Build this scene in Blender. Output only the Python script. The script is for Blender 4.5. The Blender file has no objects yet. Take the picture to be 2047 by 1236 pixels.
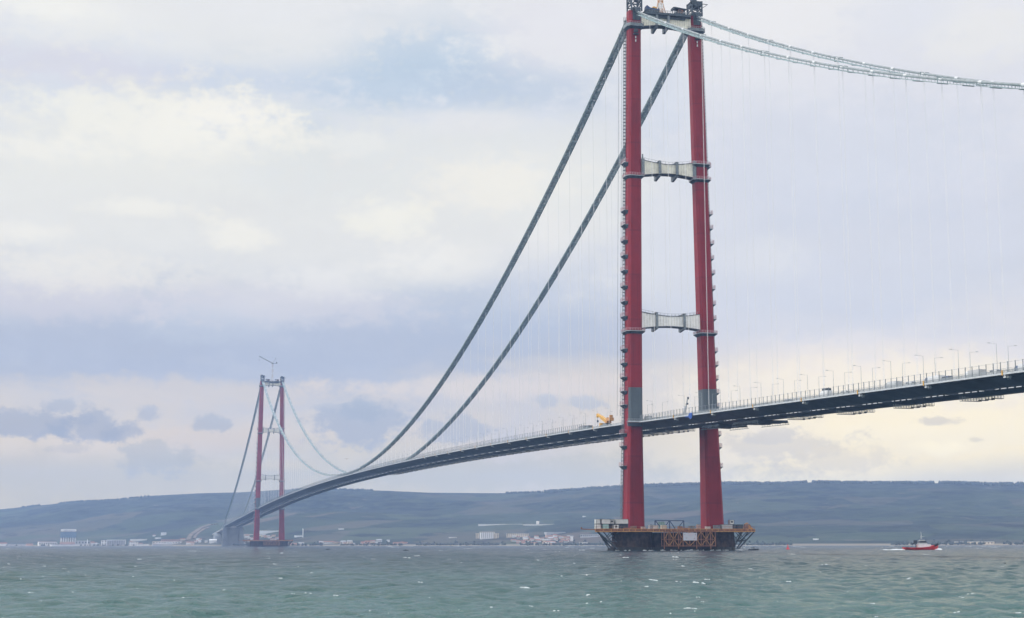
import bpy, math, random
import numpy as np
from mathutils import Vector, Matrix
R = math.radians
random.seed(7)
S = bpy.context.scene
COL = S.collection

# ------------------------------------------------------------------ camera
CX, CY, CZ = -782.24, 290.76, 3.396
YAW, PIT, ROLL, FPX = -0.2550, 0.1482, -0.0018, 3147.5
_F = Vector((math.cos(YAW)*math.cos(PIT), math.sin(YAW)*math.cos(PIT), math.sin(PIT)))
_R0 = Vector((math.sin(YAW), -math.cos(YAW), 0)); _U0 = _R0.cross(_F)
_R = _R0*math.cos(ROLL)+_U0*math.sin(ROLL); _U = -_R0*math.sin(ROLL)+_U0*math.cos(ROLL)
cd = bpy.data.cameras.new('camera'); cam = bpy.data.objects.new('camera', cd); COL.objects.link(cam)
cd.sensor_fit = 'HORIZONTAL'; cd.sensor_width = 36; cd.lens = 36*FPX/2047
cd.clip_start = 1; cd.clip_end = 60000
M = Matrix((( _R.x, _U.x, -_F.x, CX), (_R.y, _U.y, -_F.y, CY), (_R.z, _U.z, -_F.z, CZ), (0, 0, 0, 1)))
cam.matrix_world = M
S.camera = cam

def ray(x, y): return _F*FPX + _R*(x-1023.5) - _U*(y-618)
def uv_of(x, y):                       # azimuth offset and tangent of elevation of a photo pixel
    d = ray(x, y); return math.atan2(d.y, d.x)-YAW, d.z/math.hypot(d.x, d.y)

# ------------------------------------------------------------------ colour management
S.view_settings.view_transform = 'Standard'; S.view_settings.look = 'None'
S.view_settings.exposure = 0.0; S.view_settings.gamma = 1.0
S.cycles.volume_bounces = 1
S.cycles.max_bounces = 6; S.cycles.transparent_max_bounces = 8
def lin(c):
    return tuple(((v/255)/12.92 if v/255 <= 0.04045 else ((v/255+0.055)/1.055)**2.4) for v in c)

# ------------------------------------------------------------------ node helpers
class NT:
    def __init__(s, nt): s.nt = nt
    def n(s, t, **k):
        nd = s.nt.nodes.new(t)
        for a, b in k.items(): setattr(nd, a, b)
        return nd
    def put(s, sock, v):
        if isinstance(v, bpy.types.NodeSocket): s.nt.links.new(v, sock)
        elif v is not None:
            if hasattr(sock.default_value, '__len__') and len(sock.default_value) == 4 and len(v) == 3: v = (*v, 1)
            sock.default_value = v
    def m(s, op, a, b=None, c=None, clamp=False):
        nd = s.n('ShaderNodeMath', operation=op, use_clamp=clamp)
        s.put(nd.inputs[0], a); s.put(nd.inputs[1], b)
        if c is not None: s.put(nd.inputs[2], c)
        return nd.outputs[0]
    def ss(s, x, a, b):                # smoothstep a..b
        nd = s.n('ShaderNodeMapRange', interpolation_type='SMOOTHSTEP')
        s.put(nd.inputs[0], x); nd.inputs[1].default_value = a; nd.inputs[2].default_value = b
        return nd.outputs[0]
    def mix(s, f, a, b, mode='MIX'):
        nd = s.n('ShaderNodeMix', data_type='RGBA', blend_type=mode)
        s.put(nd.inputs[0], f); s.put(nd.inputs[6], a); s.put(nd.inputs[7], b)
        return nd.outputs[2]
    def noise(s, vec, scale, detail=4, rough=.5, dist=0, col=False, lac=2.0):
        nd = s.n('ShaderNodeTexNoise'); s.put(nd.inputs['Vector'], vec)
        nd.inputs['Scale'].default_value = scale; nd.inputs['Detail'].default_value = detail
        nd.inputs['Roughness'].default_value = rough; nd.inputs['Distortion'].default_value = dist
        nd.inputs['Lacunarity'].default_value = lac
        return nd.outputs[1 if col else 0]
    def xyz(s, x, y, z=0.0):
        nd = s.n('ShaderNodeCombineXYZ'); s.put(nd.inputs[0], x); s.put(nd.inputs[1], y); s.put(nd.inputs[2], z)
        return nd.outputs[0]
    def sep(s, v):
        nd = s.n('ShaderNodeSeparateXYZ'); s.put(nd.inputs[0], v); return nd.outputs
    def ramp(s, f, stops, interp='LINEAR'):
        nd = s.n('ShaderNodeValToRGB'); s.put(nd.inputs[0], f); cr = nd.color_ramp; cr.interpolation = interp
        while len(cr.elements) < len(stops): cr.elements.new(.5)
        for e, (p, c) in zip(cr.elements, stops):
            e.position = p; e.color = (*c, 1) if len(c) == 3 else c
        return nd.outputs[0]

# ------------------------------------------------------------------ world: overcast sky over a Nishita sky
SUN_EL, SUN_AZ = R(27), R(78)          # sun azimuth measured from +X towards +Y
W = bpy.data.worlds.new('World'); S.world = W; W.use_nodes = True
W.node_tree.nodes.clear(); w = NT(W.node_tree)
out = w.n('ShaderNodeOutputWorld'); bg = w.n('ShaderNodeBackground'); bg.inputs[1].default_value = 0.1
sky = w.n('ShaderNodeTexSky', sky_type='NISHITA'); sky.sun_disc = False
sky.sun_elevation = SUN_EL; sky.sun_rotation = math.pi/2-SUN_AZ; sky.altitude = 0; sky.air_density = 1.0; sky.dust_density = 2.0; sky.ozone_density = 1
tc = w.n('ShaderNodeTexCoord'); dx, dy, dz = w.sep(tc.outputs['Generated'])
ux = w.m('ADD', w.m('MULTIPLY', dx, math.cos(YAW)), w.m('MULTIPLY', dy, math.sin(YAW)))
uy = w.m('SUBTRACT', w.m('MULTIPLY', dy, math.cos(YAW)), w.m('MULTIPLY', dx, math.sin(YAW)))
U_ = w.m('MULTIPLY', w.m('ARCTAN2', uy, ux), -1.0)                  # azimuth, + to the right
hyp = w.m('SQRT', w.m('ADD', w.m('MULTIPLY', dx, dx), w.m('MULTIPLY', dy, dy)))
V_ = w.m('DIVIDE', dz, w.m('MAXIMUM', hyp, 0.05))
def pv(y): return uv_of(1023.5, y)[1]
def pu(x): return -uv_of(x, 900)[0]
cvec = w.xyz(w.m('MULTIPLY', U_, 1.0), w.m('MULTIPLY', V_, 2.6), 3.1)
cvec2 = w.xyz(w.m('MULTIPLY', U_, 1.0), w.m('MULTIPLY', V_, 1.7), 9.4)
nA = w.noise(cvec, 5.5, 5, .52, .3)
nB = w.noise(cvec2, 15.0, 6, .56, .2)
nC = w.noise(cvec2, 42.0, 6, .6)
nD = w.noise(w.xyz(w.m('MULTIPLY', U_, 1.0), w.m('MULTIPLY', V_, 1.35), 5.7), 60.0, 6, .62)
Vd = w.m('ADD', V_, w.m('ADD', w.m('MULTIPLY', w.m('SUBTRACT', nA, .5), .11), w.m('MULTIPLY', w.m('SUBTRACT', nB, .5), .035)))
VS = 1/0.60
HAZE_D = 1.0e-4; HAZE_C = (.35, .51, .88)     # extinction per metre and the air's own brightness
def behind_air(c, v):                          # the cloud colour that reads as c once seen through the haze
    c = lin(c); T = math.exp(-HAZE_D*min(400/max(v, .01), 8800))
    return tuple(max(.02, (a-(1-T)*h)/T) for a, h in zip(c, HAZE_C))
def stops(lst): return [(max(0, min(1, pv(y)*VS)), behind_air(c, pv(y))) for y, c in lst]
top = [(0.62, (0.86, 0.88, 0.93)), (1.0, (0.95, 0.97, 1.02))]
left = stops([(1090, (190, 196, 209)), (1000, (199, 202, 212)), (930, (203, 206, 217)), (870, (212, 211, 219)), (810, (205, 208, 221)), (750, (186, 197, 220)), (670, (188, 199, 222)), (600, (212, 217, 228)), (500, (229, 231, 234)), (380, (232, 234, 234)), (200, (218, 224, 235)), (60, (232, 234, 238))]) + [(0.75, lin((236, 238, 243)))]
right = stops([(1090, (205, 207, 216)), (1000, (222, 221, 222)), (940, (236, 231, 224)), (870, (242, 236, 228)), (780, (238, 233, 232)), (700, (226, 226, 234)), (600, (212, 218, 233)), (450, (214, 219, 233)), (300, (222, 225, 236)), (120, (228, 230, 238)), (20, (233, 234, 240))]) + [(0.75, lin((240, 241, 245)))]
vv = w.m('MULTIPLY', Vd, VS)
cl = w.ramp(vv, left); crr = w.ramp(vv, right)
fr = w.ss(w.m('ADD', U_, w.m('MULTIPLY', w.m('SUBTRACT', nA, .5), .12)), pu(1080), pu(1620))
base = w.mix(fr, cl, crr)
# named cloud masses: (x, y, rx, ry, colour, strength, edge softness) in photo pixels, turned into directions
def blob(colr, x, y, rx, ry, c, k, wob=.5, soft=.55):
    a = w.m('DIVIDE', w.m('SUBTRACT', U_, pu(x)), rx/FPX); b = w.m('DIVIDE', w.m('SUBTRACT', V_, pv(y)), ry/FPX*1.02)
    d = w.m('SQRT', w.m('ADD', w.m('MULTIPLY', a, a), w.m('MULTIPLY', b, b)))
    d = w.m('ADD', d, w.m('ADD', w.m('MULTIPLY', w.m('SUBTRACT', nB, .5), wob*4), w.m('MULTIPLY', w.m('SUBTRACT', nD, .5), wob*5.0)))
    mk = w.m('MULTIPLY', w.ss(d, 1+soft, 1-soft), k)
    cc = behind_air(c, pv(y))
    if soft < .4:                      # small cumulus: paler towards the top, mottled inside
        q = w.m('ADD', w.m('MULTIPLY', w.ss(b, -.2, 1.0), .09), w.m('ADD', .90, w.m('MULTIPLY', nC, .16)))
        cc = w.mix(1.0, cc, w.xyz(q, q, q), 'MULTIPLY')
    return w.mix(mk, colr, cc)
soft_blobs = [
 (830, 95, 150, 75, (194, 211, 230), .8), (800, 170, 250, 60, (192, 210, 230), .8), (1030, 180, 180, 50, (194, 208, 228), .65), (420, 170, 190, 48, (206, 217, 234), .75), (565, 265, 90, 42, (200, 214, 232), .75),
 (130, 165, 190, 42, (220, 221, 234), .7), (90, 60, 190, 60, (239, 240, 240), .75), (450, 95, 230, 60, (234, 236, 238), .7), (620, 30, 260, 50, (234, 236, 240), .7), (1150, 60, 170, 80, (232, 232, 240), .6),
 (300, 300, 330, 100, (236, 237, 235), .85), (650, 350, 180, 80, (227, 231, 233), .7), (960, 300, 260, 80, (230, 233, 236), .7), (200, 480, 300, 90, (231, 233, 235), .6), (700, 480, 300, 110, (229, 231, 234), .7),
 (950, 620, 260, 60, (188, 201, 224), .75), (250, 690, 330, 70, (183, 195, 220), .7), (640, 700, 300, 55, (182, 195, 221), .65), (430, 640, 160, 40, (196, 207, 227), .7), (100, 610, 200, 40, (214, 215, 229), .7), (560, 610, 240, 40, (216, 218, 231), .7), (1100, 560, 130, 60, (206, 214, 231), .6),
 (1500, 130, 200, 80, (236, 237, 242), .5), (1700, 330, 300, 130, (214, 221, 236), .5), (1560, 50, 240, 60, (241, 241, 243), .65), (1950, 50, 160, 90, (231, 233, 241), .5), (1990, 110, 110, 60, (239, 239, 238), .6), (1850, 60, 90, 50, (226, 230, 240), .5),
 (1560, 530, 90, 40, (229, 232, 239), .5), (1600, 620, 260, 60, (211, 218, 235), .5), (1350, 480, 120, 120, (220, 225, 237), .5), (1340, 200, 70, 90, (214, 222, 236), .6),
 (350, 790, 280, 24, (214, 212, 219), .75), (980, 775, 260, 24, (223, 219, 224), .8), (120, 890, 220, 40, (221, 216, 219), .7), (520, 900, 120, 30, (196, 202, 218), .5), (420, 880, 160, 26, (214, 209, 215), .6),
 (1800, 780, 330, 50, (248, 242, 233), .65), (1900, 870, 300, 45, (252, 244, 227), .75), (1000, 950, 420, 30, (186, 196, 214), .6), (250, 960, 380, 40, (190, 197, 213), .6)]
white = [
 (430, 245, 110, 34, (250, 248, 242), .85), (330, 285, 170, 42, (247, 246, 240), .8), (150, 240, 120, 26, (244, 244, 239), .7), (60, 330, 130, 22, (246, 245, 240), .6), (260, 430, 80, 15, (246, 245, 240), .65), (470, 478, 52, 26, (246, 245, 240), .75), (770, 440, 75, 34, (247, 246, 239), .75),
 (1010, 370, 130, 46, (245, 243, 237), .8), (860, 525, 110, 38, (240, 240, 240), .75), (120, 560, 170, 34, (238, 237, 236), .7), (640, 560, 110, 30, (236, 237, 240), .6), (60, 60, 90, 22, (248, 248, 244), .6), (30, 490, 70, 20, (244, 243, 240), .6), (700, 290, 60, 20, (240, 241, 240), .5), (930, 240, 120, 20, (236, 236, 240), .5), (1090, 470, 60, 50, (238, 238, 240), .5),
 (1900, 905, 70, 14, (255, 248, 232), .6), (1760, 870, 120, 12, (253, 246, 232), .5), (560, 930, 60, 10, (214, 210, 214), .4)]
for b in soft_blobs: base = blob(base, *b, wob=.5, soft=.6)
for b in white: base = blob(base, *b, wob=.7, soft=.85)
small = [
 (60, 853, 85, 21, (165, 180, 209), .9), (182, 860, 62, 26, (165, 180, 209), .9), (250, 868, 36, 20, (168, 182, 210), .85), (130, 817, 38, 18, (176, 189, 214), .8),
 (293, 833, 22, 15, (175, 188, 214), .8), (430, 853, 42, 16, (172, 186, 212), .8), (145, 903, 32, 8, (192, 196, 211), .6), (720, 850, 92, 40, (168, 184, 213), .85), (660, 815, 40, 9, (180, 192, 216), .7),
 (720, 822, 36, 24, (170, 186, 213), .7), (900, 860, 70, 22, (172, 187, 214), .75), (1090, 800, 26, 12, (186, 197, 218), .8), (1175, 806, 38, 11, (186, 197, 218), .8), (310, 915, 70, 30, (178, 190, 212), .7),
 (1560, 895, 110, 30, (212, 211, 216), .8), (1700, 925, 110, 26, (216, 214, 216), .7), (1880, 853, 38, 9, (206, 205, 210), .75), (1955, 889, 18, 7, (214, 211, 210), .7), (1540, 875, 60, 16, (206, 208, 218), .6)]
for b in small: base = blob(base, *b[:5], b[5]*.85, wob=.62, soft=.36)
# soft relief inside the cloud deck
lum = w.m('ADD', .915, w.m('ADD', w.m('MULTIPLY', nB, .11), w.m('MULTIPLY', nD, .06)))
base = w.mix(1.0, base, w.xyz(lum, lum, lum), 'MULTIPLY')
# brighter overcast towards the zenith and behind the viewer
zen = w.m('MULTIPLY', w.ss(dz, .42, .8), 1.0)
back = w.ss(ux, .25, -.75); leftb = w.ss(uy, .42, .9)
bright = w.m('ADD', 1.0, w.m('ADD', w.m('MULTIPLY', zen, 1.0), w.m('MULTIPLY', back, .35)))
bright = w.m('ADD', bright, w.m('MULTIPLY', leftb, 1.1))
base = w.mix(1.0, base, w.xyz(bright, bright, bright), 'MULTIPLY')
ten = w.n('ShaderNodeVectorMath', operation='SCALE'); w.put(ten.inputs[0], base); ten.inputs[3].default_value = 10.0
fin = w.mix(0.96, sky.outputs[0], ten.outputs[0])
w.put(bg.inputs[0], fin); w.put(out.inputs[0], bg.outputs[0])

# ------------------------------------------------------------------ sun (behind thin cloud, from the left)
sd = bpy.data.lights.new('sun', 'SUN'); sd.energy = 1.5; sd.angle = R(14); sd.color = (1, .955, .89)
so = bpy.data.objects.new('sun', sd); COL.objects.link(so)
sv = Vector((math.cos(SUN_AZ)*math.cos(SUN_EL), math.sin(SUN_AZ)*math.cos(SUN_EL), math.sin(SUN_EL)))
so.rotation_euler = (-sv).to_track_quat('-Z', 'Y').to_euler(); so.location = (0, 0, 500)

# ------------------------------------------------------------------ materials
MAT = {}
def mat(name, col, rough=.6, metal=0.0, var=.18, scale=.4, col2=None, bump=0.0, spec=.4, stretch=(1, 1, 1), streak=0, open_=0):
    m = bpy.data.materials.new(name); m.use_nodes = True; t = NT(m.node_tree); t.nt.nodes.clear()
    o = t.n('ShaderNodeOutputMaterial'); p = t.n('ShaderNodeBsdfPrincipled'); t.put(o.inputs[0], p.outputs[0])
    g = t.n('ShaderNodeNewGeometry')
    mp = t.n('ShaderNodeMapping'); t.put(mp.inputs[0], g.outputs['Position']); mp.inputs['Scale'].default_value = stretch
    nz = t.noise(mp.outputs[0], scale, 5, .6)
    c2 = col2 or tuple(v*(1-var) for v in col); c1 = col if col2 else tuple(min(1, v*(1+var)) for v in col)
    cc = t.mix(t.ss(nz, .32, .68), c2, c1)
    if streak:
        mp2 = t.n('ShaderNodeMapping'); t.put(mp2.inputs[0], g.outputs['Position']); mp2.inputs['Scale'].default_value = (1.2, 1.2, .05)
        ns = t.noise(mp2.outputs[0], 1.0, 4, .6)
        cc = t.mix(t.m('MULTIPLY', t.ss(ns, .5, .72), streak), cc, tuple(v*.45 for v in col))
    t.put(p.inputs['Base Color'], cc); p.inputs['Roughness'].default_value = rough; p.inputs['Metallic'].default_value = metal
    p.inputs['Specular IOR Level'].default_value = spec
    if bump:
        b = t.n('ShaderNodeBump'); b.inputs['Strength'].default_value = bump; t.put(b.inputs['Height'], nz); t.put(p.inputs['Normal'], b.outputs[0])
    if open_ > 0:
        tr = t.n('ShaderNodeBsdfTransparent'); mx = t.n('ShaderNodeMixShader'); n2 = t.noise(g.outputs['Position'], .9, 3, .7)
        t.put(mx.inputs[0], t.m('MULTIPLY', t.ss(n2, .68, .36), open_)); t.put(mx.inputs[1], p.outputs[0]); t.put(mx.inputs[2], tr.outputs[0]); t.put(o.inputs[0], mx.outputs[0])
    MAT[name] = m; return m

def seam_mat(name, col, seam, seam_h, rough=.5, streak=.25):
    """painted tower steel: weld seams every few metres of height, faint run-off streaks"""
    m = mat(name, col, rough, 0, .10, .12, streak=streak, spec=.18)
    t = NT(m.node_tree); p = [n for n in t.nt.nodes if n.type == 'BSDF_PRINCIPLED'][0]
    src = p.inputs['Base Color'].links[0].from_socket
    g = t.n('ShaderNodeNewGeometry'); z = t.sep(g.outputs['Position'])[2]
    fr = t.m('FRACT', t.m('DIVIDE', z, seam_h))
    blk = t.n('ShaderNodeTexWhiteNoise', noise_dimensions='1D'); t.put(blk.inputs['W'], t.m('FLOOR', t.m('DIVIDE', z, seam_h)))
    tint = t.m('ADD', .93, t.m('MULTIPLY', blk.outputs[0], .12))
    cc = t.mix(1.0, src, t.xyz(tint, tint, tint), 'MULTIPLY')
    t.put(p.inputs['Base Color'], t.mix(t.m('MULTIPLY', t.m('LESS_THAN', fr, .035), .35), cc, seam))
    return m
seam_mat('paint_red', (.235, .011, .017), (.12, .008, .016), 24.0, streak=.45)
seam_mat('paint_grey', (.095, .118, .13), (.1, .14, .16), 9.0, .55, .3)
mat('beam_cream', (.86, .83, .70), .7, 0, .1, .6, streak=.3)
mat('beam_white', (.9, .89, .85), .7, 0, .08, .6, streak=.15)
mat('beam_rib', (.72, .70, .62), .7, 0, .15, .6)
mat('dark_steel', (.055, .075, .09), .6, .1, .4, .8)
mat('grey_steel', (.2, .23, .245), .55, .2, .25, 1.0)
mat('rail_steel', (.33, .36, .37), .5, .3, .15, 2)
mat('pale_steel', (.55, .57, .57), .5, .1, .15, 2)
mat('rail_pink', (.52, .32, .34), .6, 0, .1, 2)
mat('cable_steel', (.27, .30, .305), .5, .2, .2, .5)
mat('cable_far', (.38, .42, .43), .45, .2, .15, .5)
mat('catwalk_net', (.36, .47, .48), .7, .0, .35, .5, open_=.6)
mat('catwalk_frame', (.22, .29, .295), .6, .1, .3, .5)
mat('clamp_white', (.60, .61, .61), .5, 0, .08, 2)
mat('hanger_white', (.85, .85, .86), .4, 0, .08, 2)
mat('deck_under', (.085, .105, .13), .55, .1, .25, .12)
mat('deck_edge', (.50, .53, .54), .5, 0, .12, .5)
mat('asphalt', (.06, .06, .062), .9, 0, .2, .6)
mat('concrete', (.34, .34, .33), .85, 0, .15, .3, streak=.35)
mat('concrete_pale', (.2, .215, .215), .85, 0, .12, .1, streak=.2)
mat('pier_dark', (.052, .034, .027), .85, 0, .55, .35, streak=.8, spec=.2)
mat('pier_wet', (.014, .015, .011), .45, 0, .4, .6)
mat('rust_orange', (.27, .125, .07), .75, 0, .3, .5)
mat('crane_orange', (.55, .27, .085), .6, 0, .25, .8)
mat('crane_yellow', (.66, .36, .05), .5, 0, .15, 1)
mat('crane_pale', (.62, .55, .5), .6, 0, .1, 1)
mat('navy', (.03, .06, .14), .5, 0, .15, 1)
mat('tarp_blue', (.02, .08, .33), .6, 0, .15, 1.5)
mat('white_paint', (.74, .75, .75), .5, 0, .06, 1)
mat('cabin_white', (.66, .68, .66), .6, 0, .1, .7, streak=.2)
mat('cabin_teal', (.3, .48, .45), .6, 0, .1, .7)
mat('glass_dark', (.02, .025, .03), .15, 0, .1, 1, spec=.6)
mat('rubber', (.02, .02, .02), .85, 0, .2, 2)
mat('red_hull', (.55, .03, .03), .45, 0, .12, .6)
mat('red_buoy', (.6, .03, .04), .45, 0, .1, 1)
mat('black_hull', (.02, .025, .03), .5, 0, .2, 1)
mat('roof_red', (.28, .14, .10), .85, 0, .2, .3)
mat('wall_white', (.72, .71, .68), .85, 0, .08, .05)
mat('wall_cream', (.62, .54, .42), .85, 0, .1, .05)
mat('wall_pink', (.55, .38, .32), .85, 0, .12, .05)
mat('wall_grey', (.45, .46, .46), .85, 0, .1, .05)
mat('roof_grey', (.36, .37, .38), .7, 0, .1, .05)
mat('blue_wall', (.14, .21, .28), .7, 0, .1, .05)
mat('truck_blue', (.05, .09, .2), .45, 0, .1, 1)
mat('sand', (.16, .13, .10), .95, 0, .35, .03)
mat('bird_dark', (.05, .05, .06), .7, 0, .2, 3)
mat('bird_white', (.8, .8, .8), .7, 0, .05, 3)

# ------------------------------------------------------------------ mesh builder
class MB:
    def __init__(s): s.v = []; s.f = []; s.mi = []; s.k = 0
    def add(s, vs, fs):
        b = len(s.v); s.v += [tuple(v) for v in vs]
        for f in fs: s.f.append(tuple(b+i for i in f)); s.mi.append(s.k)
        return s
    def box(s, cx, cy, cz, sx, sy, sz, rz=0.0):
        c, n = math.cos(rz), math.sin(rz); vs = []
        for z in (-.5, .5):
            for a, b in ((-.5, -.5), (.5, -.5), (.5, .5), (-.5, .5)):
                x, y = a*sx, b*sy; vs.append((cx+x*c-y*n, cy+x*n+y*c, cz+z*sz))
        return s.add(vs, [(3, 2, 1, 0), (4, 5, 6, 7), (0, 1, 5, 4), (1, 2, 6, 5), (2, 3, 7, 6), (3, 0, 4, 7)])
    def bar(s, p, q, wd, ht=None):
        p, q = Vector(p), Vector(q); d = q-p
        if d.length < 1e-6: return s
        d.normalize(); up = Vector((0, 0, 1)) if abs(d.z) < .95 else Vector((1, 0, 0))
        a = d.cross(up).normalized()*(wd/2); b = a.cross(d).normalized()*((ht or wd)/2)
        vs = [p-a-b, p+a-b, p+a+b, p-a+b, q-a-b, q+a-b, q+a+b, q-a+b]
        return s.add(vs, [(3, 2, 1, 0), (4, 5, 6, 7), (0, 1, 5, 4), (1, 2, 6, 5), (2, 3, 7, 6), (3, 0, 4, 7)])
    def loft(s, rings, cap=True, closed=True):
        n = len(rings[0]); vs = [v for r in rings for v in r]; fs = []
        for i in range(len(rings)-1):
            for j in range(n if closed else n-1):
                k = (j+1) % n; fs.append((i*n+j, i*n+k, (i+1)*n+k, (i+1)*n+j))
        if cap: fs.append(tuple(range(n-1, -1, -1))); fs.append(tuple((len(rings)-1)*n+j for j in range(n)))
        return s.add(vs, fs)
    def tube(s, pts, r, n=8, cap=True):
        pts = [Vector(p) for p in pts]; rings = []
        for i, p in enumerate(pts):
            d = (pts[min(i+1, len(pts)-1)]-pts[max(i-1, 0)]).normalized()
            up = Vector((0, 0, 1)) if abs(d.z) < .95 else Vector((1, 0, 0))
            a = d.cross(up).normalized(); b = a.cross(d)
            rr = r[i] if isinstance(r, (list, tuple)) else r
            rings.append([p+a*(rr*math.cos(t))+b*(rr*math.sin(t)) for t in [2*math.pi*j/n for j in range(n)]])
        return s.loft(rings, cap)
    def truss(s, p, q, w, d, step, th, up=(0, 0, 1)):
        """square lattice girder between p and q"""
        p, q = Vector(p), Vector(q); L = (q-p).length; dr = (q-p)/L; a = dr.cross(Vector(up)).normalized()*(w/2); b = a.cross(dr).normalized()*(d/2)
        cs = [a+b, a-b, -a-b, -a+b]
        for c in cs: s.bar(p+c, q+c, th)
        n = max(1, round(L/step))
        for i in range(n):
            u0, u1 = p+dr*(L*i/n), p+dr*(L*(i+1)/n)
            for j in range(4):
                c, e = cs[j], cs[(j+1) % 4]
                s.bar(u0+c, u1+e, th*.7); s.bar(u1+c, u1+e, th*.7)
        return s
    def build(s, name, mats, parent=None, smooth=False, loc=None, rz=0):
        me = bpy.data.meshes.new(name); me.from_pydata([tuple(v) for v in s.v], [], s.f)
        for m in (mats if isinstance(mats, (list, tuple)) else [mats]): me.materials.append(MAT[m])
        if any(s.mi): me.polygons.foreach_set('material_index', s.mi)
        if smooth: me.polygons.foreach_set('use_smooth', [True]*len(s.f))
        me.update()
        o = bpy.data.objects.new(name, me); COL.objects.link(o)
        if parent: o.parent = parent
        if loc: o.location = loc
        o.rotation_euler[2] = rz
        return o
def tag(o, label=None, cat=None, group=None, kind=None):
    if label: o['label'] = label
    if cat: o['category'] = cat
    if group: o['group'] = group
    if kind: o['kind'] = kind
    return o
def empty(name, loc=(0, 0, 0), rz=0, parent=None):
    o = bpy.data.objects.new(name, None); COL.objects.link(o); o.location = loc; o.rotation_euler[2] = rz
    o.empty_display_size = .5
    if parent: o.parent = parent
    return o
def copy_tree(o, parent=None):
    c = o.copy(); COL.objects.link(c)
    if parent: c.parent = parent
    for ch in list(o.children): copy_tree(ch, c)
    return c

# ------------------------------------------------------------------ profile functions of the bridge
SPAN = 2023.0
YC = 17.5; W2 = 20.2; TOPZ = 293.0
def deck_z(X):
    if X < 0: return 66.6+.0312*X
    if X > SPAN: return 66.6-.0290*(X-SPAN)
    return 80.7-14.1*((X-SPAN/2)/(SPAN/2))**2
def cable_z(X):
    if X < 0: return 291.5+.4899*X+2.346e-4*X*X
    if X > SPAN:
        d = X-SPAN; return 293-.404*d+1.30e-4*d*d
    return 84.2+208.8*((X-SPAN/2)/(SPAN/2))**2
def leg_h(z): return 22.33-.01684*z
def frange(a, b, n): return [a+(b-a)*i/n for i in range(n+1)]

# ------------------------------------------------------------------ terrain and sea
def interp(x, tab):
    if x <= tab[0][0]: return tab[0][1]
    for (a, p), (b, q) in zip(tab, tab[1:]):
        if x <= b: return p+(q-p)*(x-a)/(b-a)
    return tab[-1][1]
def az_of(x): return uv_of(x, 1090)[0]
RIDGE_PX = [(-500, 1040), (-200, 1027), (0, 1018), (90, 1009), (150, 1003), (230, 999), (300, 991), (400, 986), (480, 984), (560, 979), (640, 977), (740, 980), (860, 985), (1000, 986), (1100, 983), (1200, 976), (1290, 971), (1440, 967), (1560, 967), (1600, 966), (1625, 964), (1700, 966), (1830, 967), (1880, 966), (1940, 967), (1990, 969), (2047, 968), (2300, 972), (2700, 985)]
RIDGE = sorted([(-az_of(x), uv_of(x, y)[1]) for x, y in RIDGE_PX])
SHORE = sorted([(-az_of(x), r) for x, r in ((-600, 4700), (0, 4250), (450, 3580), (560, 3330), (700, 3220), (1100, 2900), (1500, 2650), (2047, 2600), (2700, 2600))])
_rng = np.random.RandomState(3)
_ph = [(_rng.uniform(0, 6.28), _rng.uniform(0, math.pi), 2.0**_rng.uniform(0, 5)) for _ in range(60)]
def hn(x, y):                          # value-noise-like sum of waves, -1..1
    v = 0.0; a = 0.0
    for p, t, k in _ph:
        wv = 1/k**.85; v += wv*np.sin((x*math.cos(t)+y*math.sin(t))*k/1500*6.28+p+1.7*np.sin((x*math.sin(t)-y*math.cos(t))*k/2600*6.28+p*2)); a += wv*wv
    return v/math.sqrt(a)/1.6
def ground(r, b):                      # r: distance from the strait's near shore point, b: bearing (positive to the right)
    rs = interp(b, SHORE); e = interp(b, RIDGE); rr = rs+2300.0; H = e*rr+CZ
    t = (r-rs)/(rr-rs); a = YAW-b; x, y = CX+r*math.cos(a), CY+r*math.sin(a)
    if t <= 0: return -6.0*min(1, -t*40)-.0
    n = float(hn(x, y))
    if t < 1:
        tt = max(0, t-.045)/.955
        p = (.62*tt**.95+.38*(3*tt*tt-2*tt**3))
        z = 1.2*min(1, t*60)+min(t, .2)*18*(1-t)+(H-2)*p*(1+.11*n*math.sin(math.pi*min(1, t)))+5.0*n*math.sin(math.pi*min(1, t*1.02))
    else:
        z = H-(t-1)*rr*.01-((t-1)**2)*160
    return z
def gxy(r, b): a = YAW-b; return CX+r*math.cos(a), CY+r*math.sin(a)

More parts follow.
